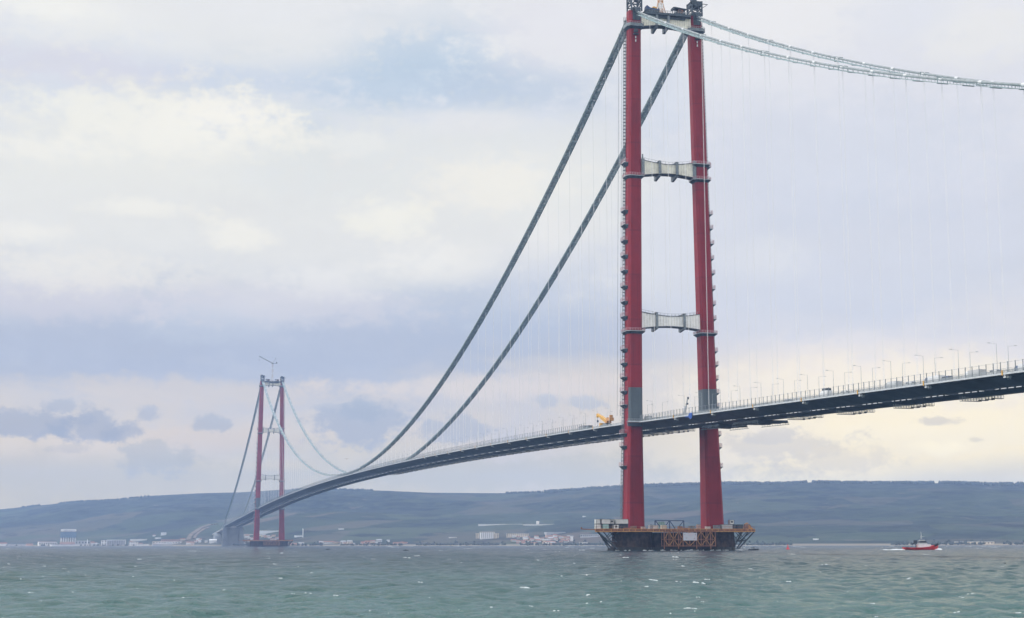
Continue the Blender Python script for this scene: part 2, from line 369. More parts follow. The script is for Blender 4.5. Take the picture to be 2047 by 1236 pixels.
def build_ground_mesh():
    nb, nr = 560, 190
    bs = np.linspace(-.66, .66, nb)
    vs = []; fs = []
    for b in bs:
        rs = interp(b, SHORE)
        for i in range(nr):
            q = i/(nr-1); r = rs-60+3100*(q**1.2)
            x, y = gxy(r, b); z = ground(r, b)
            vs.append((x, y, z))
    for i in range(nb-1):
        for j in range(nr-1):
            k = i*nr+j; fs.append((k, k+1, k+nr+1, k+nr))
    me = bpy.data.meshes.new('hills'); me.from_pydata(vs, [], fs); me.polygons.foreach_set('use_smooth', [True]*len(fs)); me.update()
    m = bpy.data.materials.new('hill_cover'); m.use_nodes = True; t = NT(m.node_tree); t.nt.nodes.clear()
    o = t.n('ShaderNodeOutputMaterial'); p = t.n('ShaderNodeBsdfPrincipled'); t.put(o.inputs[0], p.outputs[0]); p.inputs['Roughness'].default_value = .95; p.inputs['Specular IOR Level'].default_value = .1
    g = t.n('ShaderNodeNewGeometry'); X, Y, Z = t.sep(g.outputs['Position'])
    pos = t.xyz(X, Y, t.m('MULTIPLY', Z, 4.0))
    big = t.noise(pos, 1/900, 4, .55); mid = t.noise(pos, 1/260, 5, .6); fine = t.noise(pos, 1/45, 5, .65)
    vo = t.n('ShaderNodeTexVoronoi', feature='F1'); t.put(vo.inputs['Vector'], t.xyz(t.m('ADD', X, t.m('MULTIPLY', mid, 120)), t.m('MULTIPLY', Y, .8), 0)); vo.inputs['Scale'].default_value = 1/170
    cell = t.sep(vo.outputs['Color'])
    wood = t.mix(t.ss(fine, .4, .6), (.010, .018, .018), (.045, .06, .045))
    field = t.ramp(cell[0], [(0, (.035, .05, .035)), (.25, (.072, .092, .056)), (.42, (.03, .04, .035)), (.55, (.10, .095, .07)), (.7, (.05, .07, .045)), (.9, (.13, .105, .08)), (.95, (.065, .09, .05)), (1, (.08, .085, .07))], 'CONSTANT')
    field = t.mix(t.m('MULTIPLY', fine, .25), field, (.03, .04, .035))
    # more farmland low down and to the north, forest high up
    low = t.ss(Z, 190, 20)
    fm = t.ss(t.m('ADD', t.m('MULTIPLY', big, .7), t.m('ADD', t.m('MULTIPLY', mid, .5), t.m('MULTIPLY', low, .16))), .60, .68)
    leftm = t.ss(Y, -1500, 100)
    fm2 = t.m('MAXIMUM', t.m('MULTIPLY', fm, t.m('ADD', .5, t.m('MULTIPLY', leftm, .5))), 0)
    c = t.mix(fm2, wood, field)
    c = t.mix(t.m('MULTIPLY', t.m('MULTIPLY', leftm, .45), t.ss(mid, .48, .6)), c, (.05, .066, .048))
    c = t.mix(t.m('MULTIPLY', t.ss(t.noise(pos, 1/120, 5, .6), .56, .64), .75), c, (.012, .018, .02))
    c = t.mix(t.m('MULTIPLY', t.ss(t.noise(pos, 1/70, 4, .5, .6), .66, .7), .5), c, (.14, .12, .095))
    beach = t.m('MULTIPLY', t.ss(Z, 4.5, 1.6), .75)
    c = t.mix(beach, c, (.30, .26, .2))
    t.put(p.inputs['Base Color'], c)
    b = t.n('ShaderNodeBump'); b.inputs['Strength'].default_value = .7; b.inputs['Distance'].default_value = 6; t.put(b.inputs['Height'], fine); t.put(p.inputs['Normal'], b.outputs[0])
    me.materials.append(m)
    o = bpy.data.objects.new('hills', me); COL.objects.link(o); o['kind'] = 'structure'; o['label'] = 'long blue-green hills across the strait behind the bridge'
    return o
build_ground_mesh()

def ground_hit(x, y):
    """the point of the hills seen at a photo pixel: used to find the spot each far building stands on"""
    b, e = uv_of(x, y); b = -b; rs = interp(b, SHORE); r = rs+12
    while r < rs+2290:
        if (ground(r, b)-CZ)/r >= e: break
        r += 8
    X, Y = gxy(r, b); return X, Y, ground(r, b), r, b

# sea
WAVES = []
_wr = np.random.RandomState(5)
for _ in range(80):
    lam = 0.9*(15/0.9)**_wr.rand(); th = R(215)+_wr.normal(0, .6)
    WAVES.append((lam, th, .024*lam**.48*_wr.uniform(.6, 1.3), _wr.uniform(0, 6.28)))
def sea_h(X, Y, Rr):
    res = Rr*.0040; Z = 0*X
    for lam, th, amp, ph0 in WAVES:
        k = 2*math.pi/lam; fade = np.clip((lam/res-2.5)/3.5, 0, 1)
        ph = k*(X*math.cos(th)+Y*math.sin(th))+ph0
        Z = Z+amp*fade*(np.sin(ph)+.4*np.cos(2*ph))
    return Z*np.interp(Rr, [60, 130, 300, 700], [.42, .55, .85, 1.1])*.62
def build_sea():
    az = np.concatenate([np.linspace(-math.pi, -.50, 40)[:-1], np.linspace(-.50, .50, 820), np.linspace(.50, math.pi, 40)[1:]])
    rr = [0.5, 4.0, 12, 22, 30]
    while rr[-1] < 1500: rr.append(rr[-1]*1.0040)
    while rr[-1] < 4600: rr.append(rr[-1]*1.02)
    rr += [5200]
    rr = np.array(rr)
    A, Rr = np.meshgrid(YAW-az, rr, indexing='ij')
    X = CX+Rr*np.cos(A); Y = CY+Rr*np.sin(A); Z = np.zeros_like(X)
    Z = sea_h(X, Y, Rr)
    Z[np.abs(A-YAW) > .56] *= 0
    na, nr = X.shape; vs = np.stack([X, Y, Z], -1).reshape(-1, 3)
    idx = np.arange(na*nr).reshape(na, nr)
    q = np.stack([idx[:-1, :-1], idx[1:, :-1], idx[1:, 1:], idx[:-1, 1:]], -1).reshape(-1, 4)
    me = bpy.data.meshes.new('sea'); me.vertices.add(len(vs)); me.vertices.foreach_set('co', vs.ravel())
    me.loops.add(q.size); me.loops.foreach_set('vertex_index', q.ravel().astype(np.int32))
    me.polygons.add(len(q)); me.polygons.foreach_set('loop_start', np.arange(0, q.size, 4, dtype=np.int32)); me.polygons.foreach_set('loop_total', np.full(len(q), 4, dtype=np.int32))
    me.polygons.foreach_set('use_smooth', np.ones(len(q), bool)); me.update(calc_edges=True); me.validate()
    m = bpy.data.materials.new('sea_water'); m.use_nodes = True; t = NT(m.node_tree); t.nt.nodes.clear()
    o = t.n('ShaderNodeOutputMaterial'); p = t.n('ShaderNodeBsdfPrincipled'); t.put(o.inputs[0], p.outputs[0])
    g = t.n('ShaderNodeNewGeometry'); px, py, pz = t.sep(g.outputs['Position'])
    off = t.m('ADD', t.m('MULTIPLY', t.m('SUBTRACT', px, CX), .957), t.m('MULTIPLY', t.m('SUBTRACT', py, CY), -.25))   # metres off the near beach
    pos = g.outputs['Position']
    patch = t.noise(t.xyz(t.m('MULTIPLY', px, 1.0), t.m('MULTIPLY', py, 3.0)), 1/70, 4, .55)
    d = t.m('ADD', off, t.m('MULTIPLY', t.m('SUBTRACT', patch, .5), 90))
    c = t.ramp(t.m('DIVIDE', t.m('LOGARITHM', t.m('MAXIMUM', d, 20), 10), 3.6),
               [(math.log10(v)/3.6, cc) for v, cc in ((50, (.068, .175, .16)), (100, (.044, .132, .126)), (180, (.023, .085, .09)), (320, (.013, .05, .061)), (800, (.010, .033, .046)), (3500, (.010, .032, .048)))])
    green = t.ss(t.noise(t.xyz(t.m('MULTIPLY', px, .6), t.m('MULTIPLY', py, 1.5), 4), 1/28, 5, .6), .5, .68)
    c = t.mix(t.m('MULTIPLY', green, .16), c, (.07, .2, .16))
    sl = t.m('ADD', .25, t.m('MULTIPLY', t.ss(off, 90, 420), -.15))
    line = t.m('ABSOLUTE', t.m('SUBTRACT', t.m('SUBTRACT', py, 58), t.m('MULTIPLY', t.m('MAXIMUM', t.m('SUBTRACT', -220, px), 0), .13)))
    lm = t.m('MULTIPLY', t.ss(t.m('ADD', line, t.m('MULTIPLY', t.m('SUBTRACT', patch, .5), 14)), 11, 5), t.m('MULTIPLY', t.ss(px, 330, 60), t.ss(px, -640, -520)))   # deck's cast shadow painted into the water as a dark band along the bridge
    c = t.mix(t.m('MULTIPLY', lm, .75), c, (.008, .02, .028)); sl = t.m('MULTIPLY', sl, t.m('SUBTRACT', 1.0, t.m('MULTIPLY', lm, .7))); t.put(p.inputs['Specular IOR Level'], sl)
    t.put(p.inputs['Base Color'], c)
    p.inputs['Roughness'].default_value = .14; p.inputs['IOR'].default_value = 1.33; pass
    n1 = t.noise(pos, .9, 6, .62); n2 = t.noise(t.xyz(px, t.m('MULTIPLY', py, .55), 2), .16, 5, .6)
    n3 = t.noise(pos, 3.2, 5, .6)
    hsum = t.m('ADD', t.m('ADD', t.m('MULTIPLY', n1, .55), t.m('MULTIPLY', n3, .30)), t.m('MULTIPLY', n2, 1.05))
    b = t.n('ShaderNodeBump'); b.inputs['Strength'].default_value = 1.0; b.inputs['Distance'].default_value = 1.5; t.put(b.inputs['Height'], hsum); t.put(p.inputs['Normal'], b.outputs[0])
    me.materials.append(m)
    ob = bpy.data.objects.new('sea', me); COL.objects.link(ob); ob['kind'] = 'structure'; ob['label'] = 'choppy grey-blue strait turning teal towards the viewer'
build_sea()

# whitecaps: low lumps of foam on the wave crests
def foam():
    mb = MB(); rng = random.Random(11)
    def H0(x, y): return float(sea_h(np.float64(x), np.float64(y), np.float64(math.hypot(x-CX, y-CY))))
    def cap(x, y, L, h, th):
        n = 9; ct, st = math.cos(th), math.sin(th); rings = []; bend = rng.uniform(-.25, .25)
        for i in range(n+1):
            q = i/n*2-1; e = max(0, 1-q*q); hh = h*e**.7*rng.uniform(.35, 1.25); wd = (.10*L*e**.6)*rng.uniform(.5, 1.3)+.005
            off = bend*L*q*q+rng.uniform(-.03, .03)*L
            cx = x+q*L/2*ct-off*st; cy = y+q*L/2*st+off*ct; r_ = []
            for a, zz in ((1, -.02), (.45, hh*.8+.01), (-.2, hh+.015), (-1, -.02)):
                px_, py_ = cx+wd*a*st, cy-wd*a*ct; r_.append((px_, py_, H0(px_, py_)+zz))
            rings.append(r_)
        mb.loft(rings, cap=False, closed=False)
    pxy = []
    for _ in range(300):
        y = 1092+144*rng.random()**3.6; x = rng.uniform(-150, 2200); pxy.append((x, y, rng.uniform(.25, 1.0)**1.5))
    pxy += [(1400, 1168, 2.2), (1312, 1165, 1.7), (1052, 1178, 1.6), (1190, 1195, 1.6), (1162, 1194, 1.2), (1365, 1135, 1.6), (1573, 1163, 1.4), (1364, 1215, 1.2), (1157, 1111, 1.3), (810, 1118, 1.8), (755, 1117, 1.5), (1200, 1208, .9), (268, 1119, 1), (390, 1102, 1.6), (555, 1107, 1.3), (1342, 1116, 1.5), (1258, 1116, 1.1), (975, 1218, .6), (430, 1199, .5)]
    for x, y, k in pxy:
        d = ray(x, y)
        if d.z >= -1e-4*d.length: continue
        tt = -CZ/d.z; X, Y = CX+d.x*tt, CY+d.y*tt; D = math.hypot(X-CX, Y-CY)
        if D > 2700: continue
        if abs(X) < 20 and abs(Y) < 45: continue
        L = k*(.10+.0042*D); h = min(k, 1.3)*(.01+.00036*D)*.75
        if D < 500:
            best = max(((H0(X+dr*_F.x, Y+dr*_F.y), dr) for dr in [q*.35 for q in range(-8, 9)])); X, Y = X+best[1]*_F.x, Y+best[1]*_F.y
        th0 = YAW-math.pi/2+rng.uniform(-.4, .4); nb_ = rng.choice((1, 2, 3, 4))
        for q in range(nb_):
            o_ = rng.uniform(-.55, .55)*L; l_ = L*rng.uniform(.2, .65)/nb_**.3
            cap(X+o_*math.cos(th0)+rng.uniform(-.12, .12)*L, Y+o_*math.sin(th0)+rng.uniform(-.12, .12)*L, min(l_, 9), min(h*rng.uniform(.35, 1.0), .7), th0+rng.uniform(-.25, .25))
    for _ in range(46):                    # wash against the near foundation
        Y = rng.uniform(-35, 36); X = -rng.uniform(11.5, 16) if abs(Y) < 33 else rng.uniform(-8, 0)
        cap(X, Y, rng.uniform(.8, 3.2), rng.uniform(.12, .42), math.pi/2+rng.uniform(-.3, .3))
    m = mat('foam_white', (.70, .74, .75), .9, 0, .06, 2)
    o = mb.build('sea_foam', 'foam_white', smooth=True); tag(o, 'small white wave crests scattered over the strait', 'foam', kind='stuff')
foam()

# ================================================================== the suspension bridge
bridge = empty('suspension_bridge', (0, 0, 0))
tag(bridge, 'long red-towered suspension bridge crossing the strait, its deck curving away to the left', 'bridge')
def tower_wx(z): return interp(z, [(10, 10.9), (60, 9.6), (100, 8.9), (190, 7.0), (293, 6.4)])
def tower_wy(z): return interp(z, [(10, 9.7), (60, 8.0), (100, 7.6), (190, 7.3), (293, 6.8)])
def leg_c(z, s): return s*(leg_h(z)+(.55*min(1, z/270) if s > 0 else -.35+.0*z))
def leg_ring(X0, z, s, grow=0.0, ch=1.15):
    a, b = tower_wx(z)/2+grow, tower_wy(z)/2+grow; c = ch+grow*.4; y0 = leg_c(z, s)
    return [(X0+x, y0+y, z) for x, y in ((-a, -b+c), (-a+c, -b), (a-c, -b), (a, -b+c), (a, b-c), (a-c, b), (-a+c, b), (-a, b-c))]
def make_leg(X0, s, tw):
    mb = MB(); zs = [10, 30, 50, 62, 66.5, 84.4, 110, 150, 200, 250, 290.5]
    for z0, z1 in zip(zs, zs[1:]):
        r0, r1 = leg_ring(X0, z0, s), leg_ring(X0, z1, s)
        for j in range(8):
            k = (j+1) % 8
            primer = z0 >= 66 and z1 < 85 and not ((s > 0 and j == 5) or (s > 0 and j == 4))
            mb.k = 1 if primer else 0
            mb.add([r0[j], r0[k], r1[k], r1[j]], [(0, 3, 2, 1)] if False else [(0, 1, 2, 3)])
    mb.k = 0; r = leg_ring(X0, 290.5, s); mb.add(r, [tuple(range(8))])
    r = leg_ring(X0, 10, s); mb.add(r, [tuple(range(7, -1, -1))])
    o = mb.build('leg', ['paint_red', 'paint_grey'], tw)
    return o
def ring_walk(X0, z, s, tw, far=False, half=False, thick=.5, heavy=False):
    """walkway ring round a leg: slab with a dark tapered bracket under it and a railing"""
    mb = MB(); g = 1.5
    i0, i1, i2 = leg_ring(X0, z, s, .02), leg_ring(X0, z, s, g, 1.0), leg_ring(X0, z-1.5, s, .15)
    lo = [(x, y, z-.3) for x, y, _ in i1]; hi = [(x, y, z+(1.5 if heavy else .12)) for x, y, _ in i1]; ih = [(x, y, z+(1.5 if heavy else .12)) for x, y, _ in i0]
    mb.k = 0; mb.loft([i2, lo], cap=False); mb.k = 1; mb.loft([lo, hi], cap=False); mb.loft([hi, ih], cap=False)
    mb.k = 2; topz = 1.5 if heavy else .12
    for j in range(8):
        p, q = Vector(i1[j]), Vector(i1[(j+1) % 8]); L = (q-p).length; n = max(1, int(L/1.3))
        for h in ((.65, 1.25) if not heavy else (.7,)): mb.bar(p+Vector((0, 0, topz+h)), q+Vector((0, 0, topz+h)), .14)
        for i in range(n):
            a = p.lerp(q, i/n)+Vector((0, 0, topz)); mb.bar(a, a+Vector((0, 0, 1.25 if not heavy else .7)), .13)
    return mb.build('walkway_ring', ['dark_steel', 'grey_steel' if heavy else 'rail_steel', 'rail_pink' if not heavy else 'rail_steel'], tw)
LAND_Z = [205.6, 179.5, 171.6, 163.2, 155.1, 147.0, 138.6, 130.3, 122.3, 104.9, 97.5, 90.1, 82.7, 75.4, 60.4, 53.9, 43.5]
def make_tower(X0, far=False):
    tw = empty('tower', (0, 0, 0), parent=bridge)
    for s in (1, -1):
        make_leg(X0, s, tw)
        for z in (114.3, 198.2): ring_walk(X0, z, s, tw)
        ring_walk(X0, 281.4, s, tw, heavy=True)
        if s < 0: ring_walk(X0, 206.6, s, tw)
        # ladder mast on the outer face
        mb = MB(); lx = X0+(2.6 if s > 0 else 0.4)
        def P(z, a=0, o=0): return Vector((lx+a, leg_c(z, s)+s*(tower_wy(z)/2+.75+o), z))
        segs = frange(13, 288, 12)
        for a, o in ((-.55, -.5), (.55, -.5), (-.55, .5), (.55, .5)):
            for z0, z1 in zip(segs, segs[1:]): mb.bar(P(z0, a, o), P(z1, a, o), .16)
        z = 14
        while z < 287:
            mb.bar(P(z, -.55, .5), P(z, .55, .5), .2); mb.bar(P(z, .55, -.9), P(z, .55, .6), .26, .3); mb.bar(P(z, -.55, -.9), P(z, -.55, .6), .26, .3); z += 1.9
        mb.build('ladder', 'grey_steel', tw)
        # landings along the ladder
        for z in (LAND_Z if s > 0 or not far else []):
            m = MB(); y0 = leg_c(z, s)+s*tower_wy(z)/2; v_ = random.uniform(.72, 1.08); xa, xb = (X0-2.6*v_, X0+4.0) if s > 0 else (X0-2.6*v_, X0+2.4)
            m.k = 0; m.box((xa+xb)/2, y0+s*1.1, z, xb-xa, 2.2, .22)
            m.k = 1; m.loft([[(xa+.3, y0, z-1.7), (xb-.3, y0, z-1.7), (xb-.3, y0+s*.3, z-1.7), (xa+.3, y0+s*.3, z-1.7)], [(xa, y0, z-.12), (xb, y0, z-.12), (xb, y0+s*2.1, z-.12), (xa, y0+s*2.1, z-.12)]])
            m.k = 2
            for h in (.6, 1.3, 2.0): m.bar((xa, y0+s*2.1, z+h), (xb, y0+s*2.1, z+h), .12); m.bar((xa, y0, z+h), (xa, y0+s*2.1, z+h), .12)
            for i in range(5): xx = xa+(xb-xa)*i/4; m.bar((xx, y0+s*2.1, z), (xx, y0+s*2.1, z+2.0), .12)
            m.build('landing', ['rail_steel', 'dark_steel', 'rail_pink'], tw)
        # cable saddle in its dark recess
        m = MB(); yc = s*YC
        m.box(X0, yc, 288.2, tower_wx(288)+.8, 4.2, 6.6)
        prof = []
        for i in range(9):
            t = -1+2*i/8; xx = X0+t*6.6; zz = 292.9-2.3*t*t
            prof.append([(xx, yc-1.2, zz-2.4), (xx, yc+1.2, zz-2.4), (xx, yc+1.3, zz), (xx, yc-1.3, zz)])
        m.loft(prof); m.build('cable_saddle', 'dark_steel', tw)
        # head frame over the saddle
        m = MB(); T = 300.4 if s > 0 else 298.6; y0 = yc
        cols = [(X0+a, y0+b) for a in (-3.6, 3.6) for b in (-2.9, 2.9)]
        for a, b in cols: m.box(a, b, (290+T)/2, .7, .7, T-290)
        for (a, b), (c, e) in ((cols[0], cols[1]), (cols[2], cols[3]), (cols[0], cols[2]), (cols[1], cols[3])):
            m.bar((a, b, 293.5), (c, e, T-1.2), .4); m.bar((c, e, 293.5), (a, b, T-1.2), .4)
            for zz in (293.4, 296.3, T-.4): m.bar((a, b, zz), (c, e, zz), .5)
        m.k = 1
        m.box(X0, y0, T-1.1, 7.4, 5.6, 1.6); m.box(X0-1.2, y0+1.0, T+.4, 3.2, 2.6, 1.5); m.box(X0+1.8, y0-1.6, T-2.6, 2.2, 1.8, 1.6)
        m.box(X0-2.5, y0-1.4, T-2.4, 1.6, 2.2, 1.2); m.bar((X0-3.6, y0+2.9, T-2.2), (X0-6.0, y0+4.6, T-.6), .5); m.bar((X0-3.6, y0-2.9, T-1.5), (X0-4.2, y0-6.2, T-1.9), .3)
        m.bar((X0-3.6, y0-2.9, T-4.0), (X0-3.8, y0-5.6, T-2.2), .25)
        m.build('head_frame', ['dark_steel', 'dark_steel'], tw)
        if not far:
            m = MB(); yy = leg_c(276, s); xx = X0-tower_wx(276)/2
            m.box(xx-.9, yy, 278.4, 1.6, 2.0, 1.3); m.box(xx-.9, yy, 276.6, 2.0, 2.8, .3); m.box(xx-.4, yy, 279.6, .5, .5, 2.4)
            m.build('lamp_bracket', 'dark_steel', tw)
            for zz in (275.0, 273.1): m = MB(); m.box(xx-.35, yy, zz, .5, .5, 1.2); m.build('work_lamp', 'white_paint', tw)
    # cross beams with arched soffits, ribs and square braces
    for zb, zt, zm, braces, mt in ((281.6, 288.2, 283.1, (6.0, -.6), 'beam_cream'), (198.6, 207.3, 200.2, (5.6, -4.2), 'beam_cream'), (115.9, 124.6, 117.3, (8.6, -6.9), 'beam_white')):
        ztm = zt-(1.9 if zb < 280 else 0)
        e = min(leg_h((zb+zt)/2)-tower_wy((zb+zt)/2)/2, 99)+.25
        m = MB(); N = 16; hx = 2.5; cc = []
        for i in range(N+1):
            t = -1+2*i/N; cc.append((t*e, zm+(zb-zm)*abs(t)**1.7, ztm+(zt-ztm)*abs(t)**1.7))
        m.k = 0; m.loft([[(X0-hx, y, a+.35), (X0+hx, y, a+.35), (X0+hx, y, b), (X0-hx, y, b)] for y, a, b in cc])
        m.k = 1; m.loft([[(X0-hx-.25, y, a), (X0+hx+.25, y, a), (X0+hx+.25, y, a+.348), (X0-hx-.25, y, a+.348)] for y, a, b in cc])
        m.loft([[(X0-hx-.2, y, b+.003), (X0+hx+.2, y, b+.003), (X0+hx+.2, y, b+.3), (X0-hx-.2, y, b+.3)] for y, a, b in cc])
        m.k = 2; n = 22
        for i in range(1, n):
            y = -e+2*e*i/n; t = abs(y/e); a = zm+(zb-zm)*t**1.7+.4; b = ztm+(zt-ztm)*t**1.7
            m.box(X0-hx-.09, y, (a+b)/2, .18, .16, b-a)
        bm = m.build('cross_beam', [mt, 'dark_steel', 'beam_rib'], tw)
        for sx in (-1, 1):
            rl = MB(); prev = None
            for y, a, b in cc:
                p = Vector((X0+sx*(hx+.1), y, b+.3)); rl.bar(p, p+Vector((0, 0, 1.2)), .12)
                if prev: rl.bar(prev+Vector((0, 0, 1.2)), p+Vector((0, 0, 1.2)), .12)
                prev = p
            rl.build('beam_railing', 'rail_steel', tw)
        for yb in braces:
            t = abs(yb)/e; a = zm+(zb-zm)*t**1.7; b = ztm+(zt-ztm)*t**1.7; m = MB()
            w_ = 1.25 if zb > 150 else 1.05; lo = a-(2.3 if zb > 150 else 1.5)
            m.box(X0-hx-1.35, yb, (lo+1.0+b+1.3)/2, 1.0, w_, b+1.3-lo-1.0); m.box(X0+hx+1.35, yb, (lo+b+1.3)/2, 1.0, w_, b+1.3-lo)
            m.loft([[(X0-hx-1.85, yb-w_/2, a-1.0), (X0-hx-1.85, yb+w_/2, a-1.0), (X0-hx-1.85, yb+w_/2, a-.25), (X0-hx-1.85, yb-w_/2, a-.25)],
                    [(X0+hx+.85, yb-w_/2, lo-.4), (X0+hx+.85, yb+w_/2, lo-.4), (X0+hx+.85, yb+w_/2, a-.25), (X0+hx+.85, yb-w_/2, a-.25)]])
            m.box(X0, yb, b+.85, 2*hx+3.6, w_, .9)
            m.build('beam_brace', 'grey_steel' if zb > 110 else 'dark_steel', tw)
        if 150 < zb < 250:
            m = MB(); m.box(X0-hx-.35, e-.75, (zb+zt)/2+.3, .5, 1.5, zt-zb+.9); m.box(X0-hx-.2, e-.6, zt+1.8, .4, .6, 2.6); m.build('beam_end_plate', 'grey_steel', tw)
            m = MB(); m.box(X0-hx-.35, -e+1.0, (zb+zt)/2+.3, .5, 1.9, zt-zb+1.4); m.build('beam_end_plate', 'grey_steel', tw)
    # work floor on the top beam
    m = MB(); m.k = 0; m.box(X0, 0, 289.2, 9.5, 27, 1.3); m.box(X0-2.7, -2.2, 287.9, 1.4, 17, 1.6)
    for sx in (-1, 1):
        m.k = 1
        for h in (.6, 1.2): m.bar((X0+sx*4.7, -13.4, 289.85+h), (X0+sx*4.7, 13.4, 289.85+h), .12)
        for i in range(19): m.bar((X0+sx*4.7, -13.4+i*26.8/18, 289.85), (X0+sx*4.7, -13.4+i*26.8/18, 291.05), .13)
    m.build('work_floor', ['dark_steel', 'grey_steel'], tw)
    # platform at deck level on the water side of each leg
    for s in (1, -1):
        m = MB(); z = deck_z(X0)-.1; ya = 17.9; yb = leg_c(66, s)*s+tower_wy(66)/2+1.4; x0 = X0-tower_wx(66)/2-.15
        m.k = 0; m.box(x0-1.0, s*(ya+yb)/2, z-.22, 2.0, yb-ya, .4); m.k = 1; m.box(x0-2.06, s*(ya+yb)/2, z-.2, .1, yb-ya, .7)
        m.k = 2
        for h in (.45, .9, 1.35): m.bar((x0-2.0, s*ya, z+h), (x0-2.0, s*yb, z+h), .1)
        for i in range(8): yy = s*(ya+(yb-ya)*i/7); m.bar((x0-2.0, yy, z), (x0-2.0, yy, z+1.35), .1)
        m.k = 0; m.box(x0-.5, s*(ya+yb)/2, z-1.6, 1.0, yb-ya-1, 1.9)
        m.build('deck_level_platform', ['deck_under', 'deck_edge', 'rail_steel'], tw)
    if not far:
        m = MB()
        for dy, dx in ((3.2, 3.0), (4.6, 4.2)):
            y = leg_c(270, 1)+tower_wy(270)/2+dy-1.2; m.bar((X0+dx, y, 279), (X0+dx+1, y+3.2, 70), .13)
        m.build('hoist_rope', 'grey_steel', tw)
    return tw
make_tower(0.0); make_tower(SPAN, True)

# foundations
def make_pier(X0):
    m = MB()
    for s in (1, -1):
        rings = []
        for z, r in ((-3, 10.9), (.9, 10.85), (1.7, 10.8), (8.2, 10.3), (10.5, 10.3)):
            rings.append([(X0+r*(1+.014*(-1)**(i//2))*math.cos(a), s*22.7+r*(1+.014*(-1)**(i//2))*math.sin(a), z) for i, a in enumerate([math.pi*2*i/72 for i in range(72)])])
        m.k = 1; m.loft(rings[:3], cap=False); m.k = 0; m.loft(rings[2:])
    m.k = 0; m.box(X0, 0, 5.3, 13, 26, 7.4); m.k = 1; m.box(X0, 0, -.7, 13.3, 26, 4.6)
    m.build('pier', ['pier_dark', 'pier_wet'], bridge)
make_pier(0); make_pier(SPAN)

# deck: twin steel boxes joined by cross girders
XS = [-640.0]
while XS[-1] < 2793: XS.append(min(2793.0, XS[-1]+12.1))
XS = sorted(set([x for x in XS if min(abs(x), abs(x-SPAN)) > 8] + [-7.0, 7.0, SPAN-7.0, SPAN+7.0]))
dk = empty('deck', (0, 0, 0), parent=bridge)
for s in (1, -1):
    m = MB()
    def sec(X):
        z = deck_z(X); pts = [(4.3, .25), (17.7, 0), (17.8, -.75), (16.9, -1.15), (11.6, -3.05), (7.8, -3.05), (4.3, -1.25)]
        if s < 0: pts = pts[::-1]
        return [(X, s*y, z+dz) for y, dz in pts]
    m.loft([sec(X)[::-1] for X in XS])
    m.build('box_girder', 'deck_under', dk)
    m = MB(); X = -620.0
    while X < 2780:
        q = 3.1 if X < 900 else 12.0; m.bar((X, s*4.25, deck_z(X)-1.66), (X+q, s*4.25, deck_z(X+q)-1.66), .2, .42); X += q+(1.5 if X < 900 else .5)
    m.build('service_rail', 'clamp_white', dk)
    m = MB(); m.loft([[(X, s*5.0, deck_z(X)+.27), (X, s*16.6, deck_z(X)+.05), (X, s*16.6, deck_z(X)+.12), (X, s*5.0, deck_z(X)+.34)][::s] for X in XS])
    m.build('carriageway', 'asphalt', dk)
    m = MB()
    runs = [[x for x in XS if x <= -7], [x for x in XS if 7 <= x <= SPAN-7], [x for x in XS if x >= SPAN+7]]
    for run in runs:
        m.k = 0; m.loft([[(X, s*17.75, deck_z(X)-.12), (X, s*20.1, deck_z(X)-.12), (X, s*20.1, deck_z(X)-.42), (X, s*17.95, deck_z(X)-.62)][::-s] for X in run])
        m.k = 1; m.loft([[(X, s*20.103, deck_z(X)+.08), (X, s*20.24, deck_z(X)+.08), (X, s*20.24, deck_z(X)-.5), (X, s*20.103, deck_z(X)-.5)][::-s] for X in run])
    m.build('side_walkway', ['deck_under', 'deck_edge'], dk)
    # railing with tall windscreen posts
    m = MB(); X = -630.0
    while X < 2780:
        far_ = X > 900; near_t = min(abs(X), abs(X-SPAN)) < 8.5
        if not near_t and not (X > 0 and X < 88 and s > 0):
            z = deck_z(X); m.k = 0
            if not far_ or s > 0: m.bar((X, s*20.05, z), (X, s*20.0, z+(3.5 if X < -46 or X > 88 else 3.1)), .2 if X < 300 else .24)
        X += 4.15
    for run in runs:
        rr = [x for x in run if not (s > 0 and 7.5 < x < 80)]
        hs = (.35, .7, 1.05, 1.4, 3.3) if s > 0 else (.7, 1.4)
        for a, b in zip(rr, rr[1:]):
            if b-a > 20: continue
            for h in hs:
                m.k = 1; m.bar((a, s*20.03, deck_z(a)+h), (b, s*20.03, deck_z(b)+h), .085 if h < 3 else .06)
            if s > 0 and -62 < a < 0:
                for h in (1.8, 2.2, 2.6, 3.0): m.bar((a, s*20.03, deck_z(a)+h), (b, s*20.03, deck_z(b)+h), .1)
    m.build('railing', ['grey_steel', 'rail_steel'], dk)
    # crash barriers either side of the carriageway
    for yb in (16.9, 4.7):
        m = MB()
        for a, b in zip(XS, XS[1:]):
            if a > 2000: break
            for h in (.55, .9, 1.2): m.bar((a, s*yb, deck_z(a)+h+.1), (b, s*yb, deck_z(b)+h+.1), .1, .14)
            if a < 900:
                for i in range(4):
                    x = a+(b-a)*i/4; m.bar((x, s*yb, deck_z(x)), (x, s*yb, deck_z(x)+1.3), .14)
        m.build('crash_barrier', 'rail_steel', dk)
# cross girders between the boxes, each 24 m
gx = [12.15+24.3*k for k in range(-26, 114) if 12.15+24.3*k < 2785]
def xg(m, x): z = deck_z(x); m.box(x, 0, z-1.05, 2.4, 8.7, 2.0)
for x in gx[:98]:
    m = MB(); xg(m, x); m.build('cross_girder', 'deck_under', dk)
m = MB()
for x in gx[98:]: xg(m, x)
tag(m.build('cross_girder', 'deck_under', dk), kind='stuff')
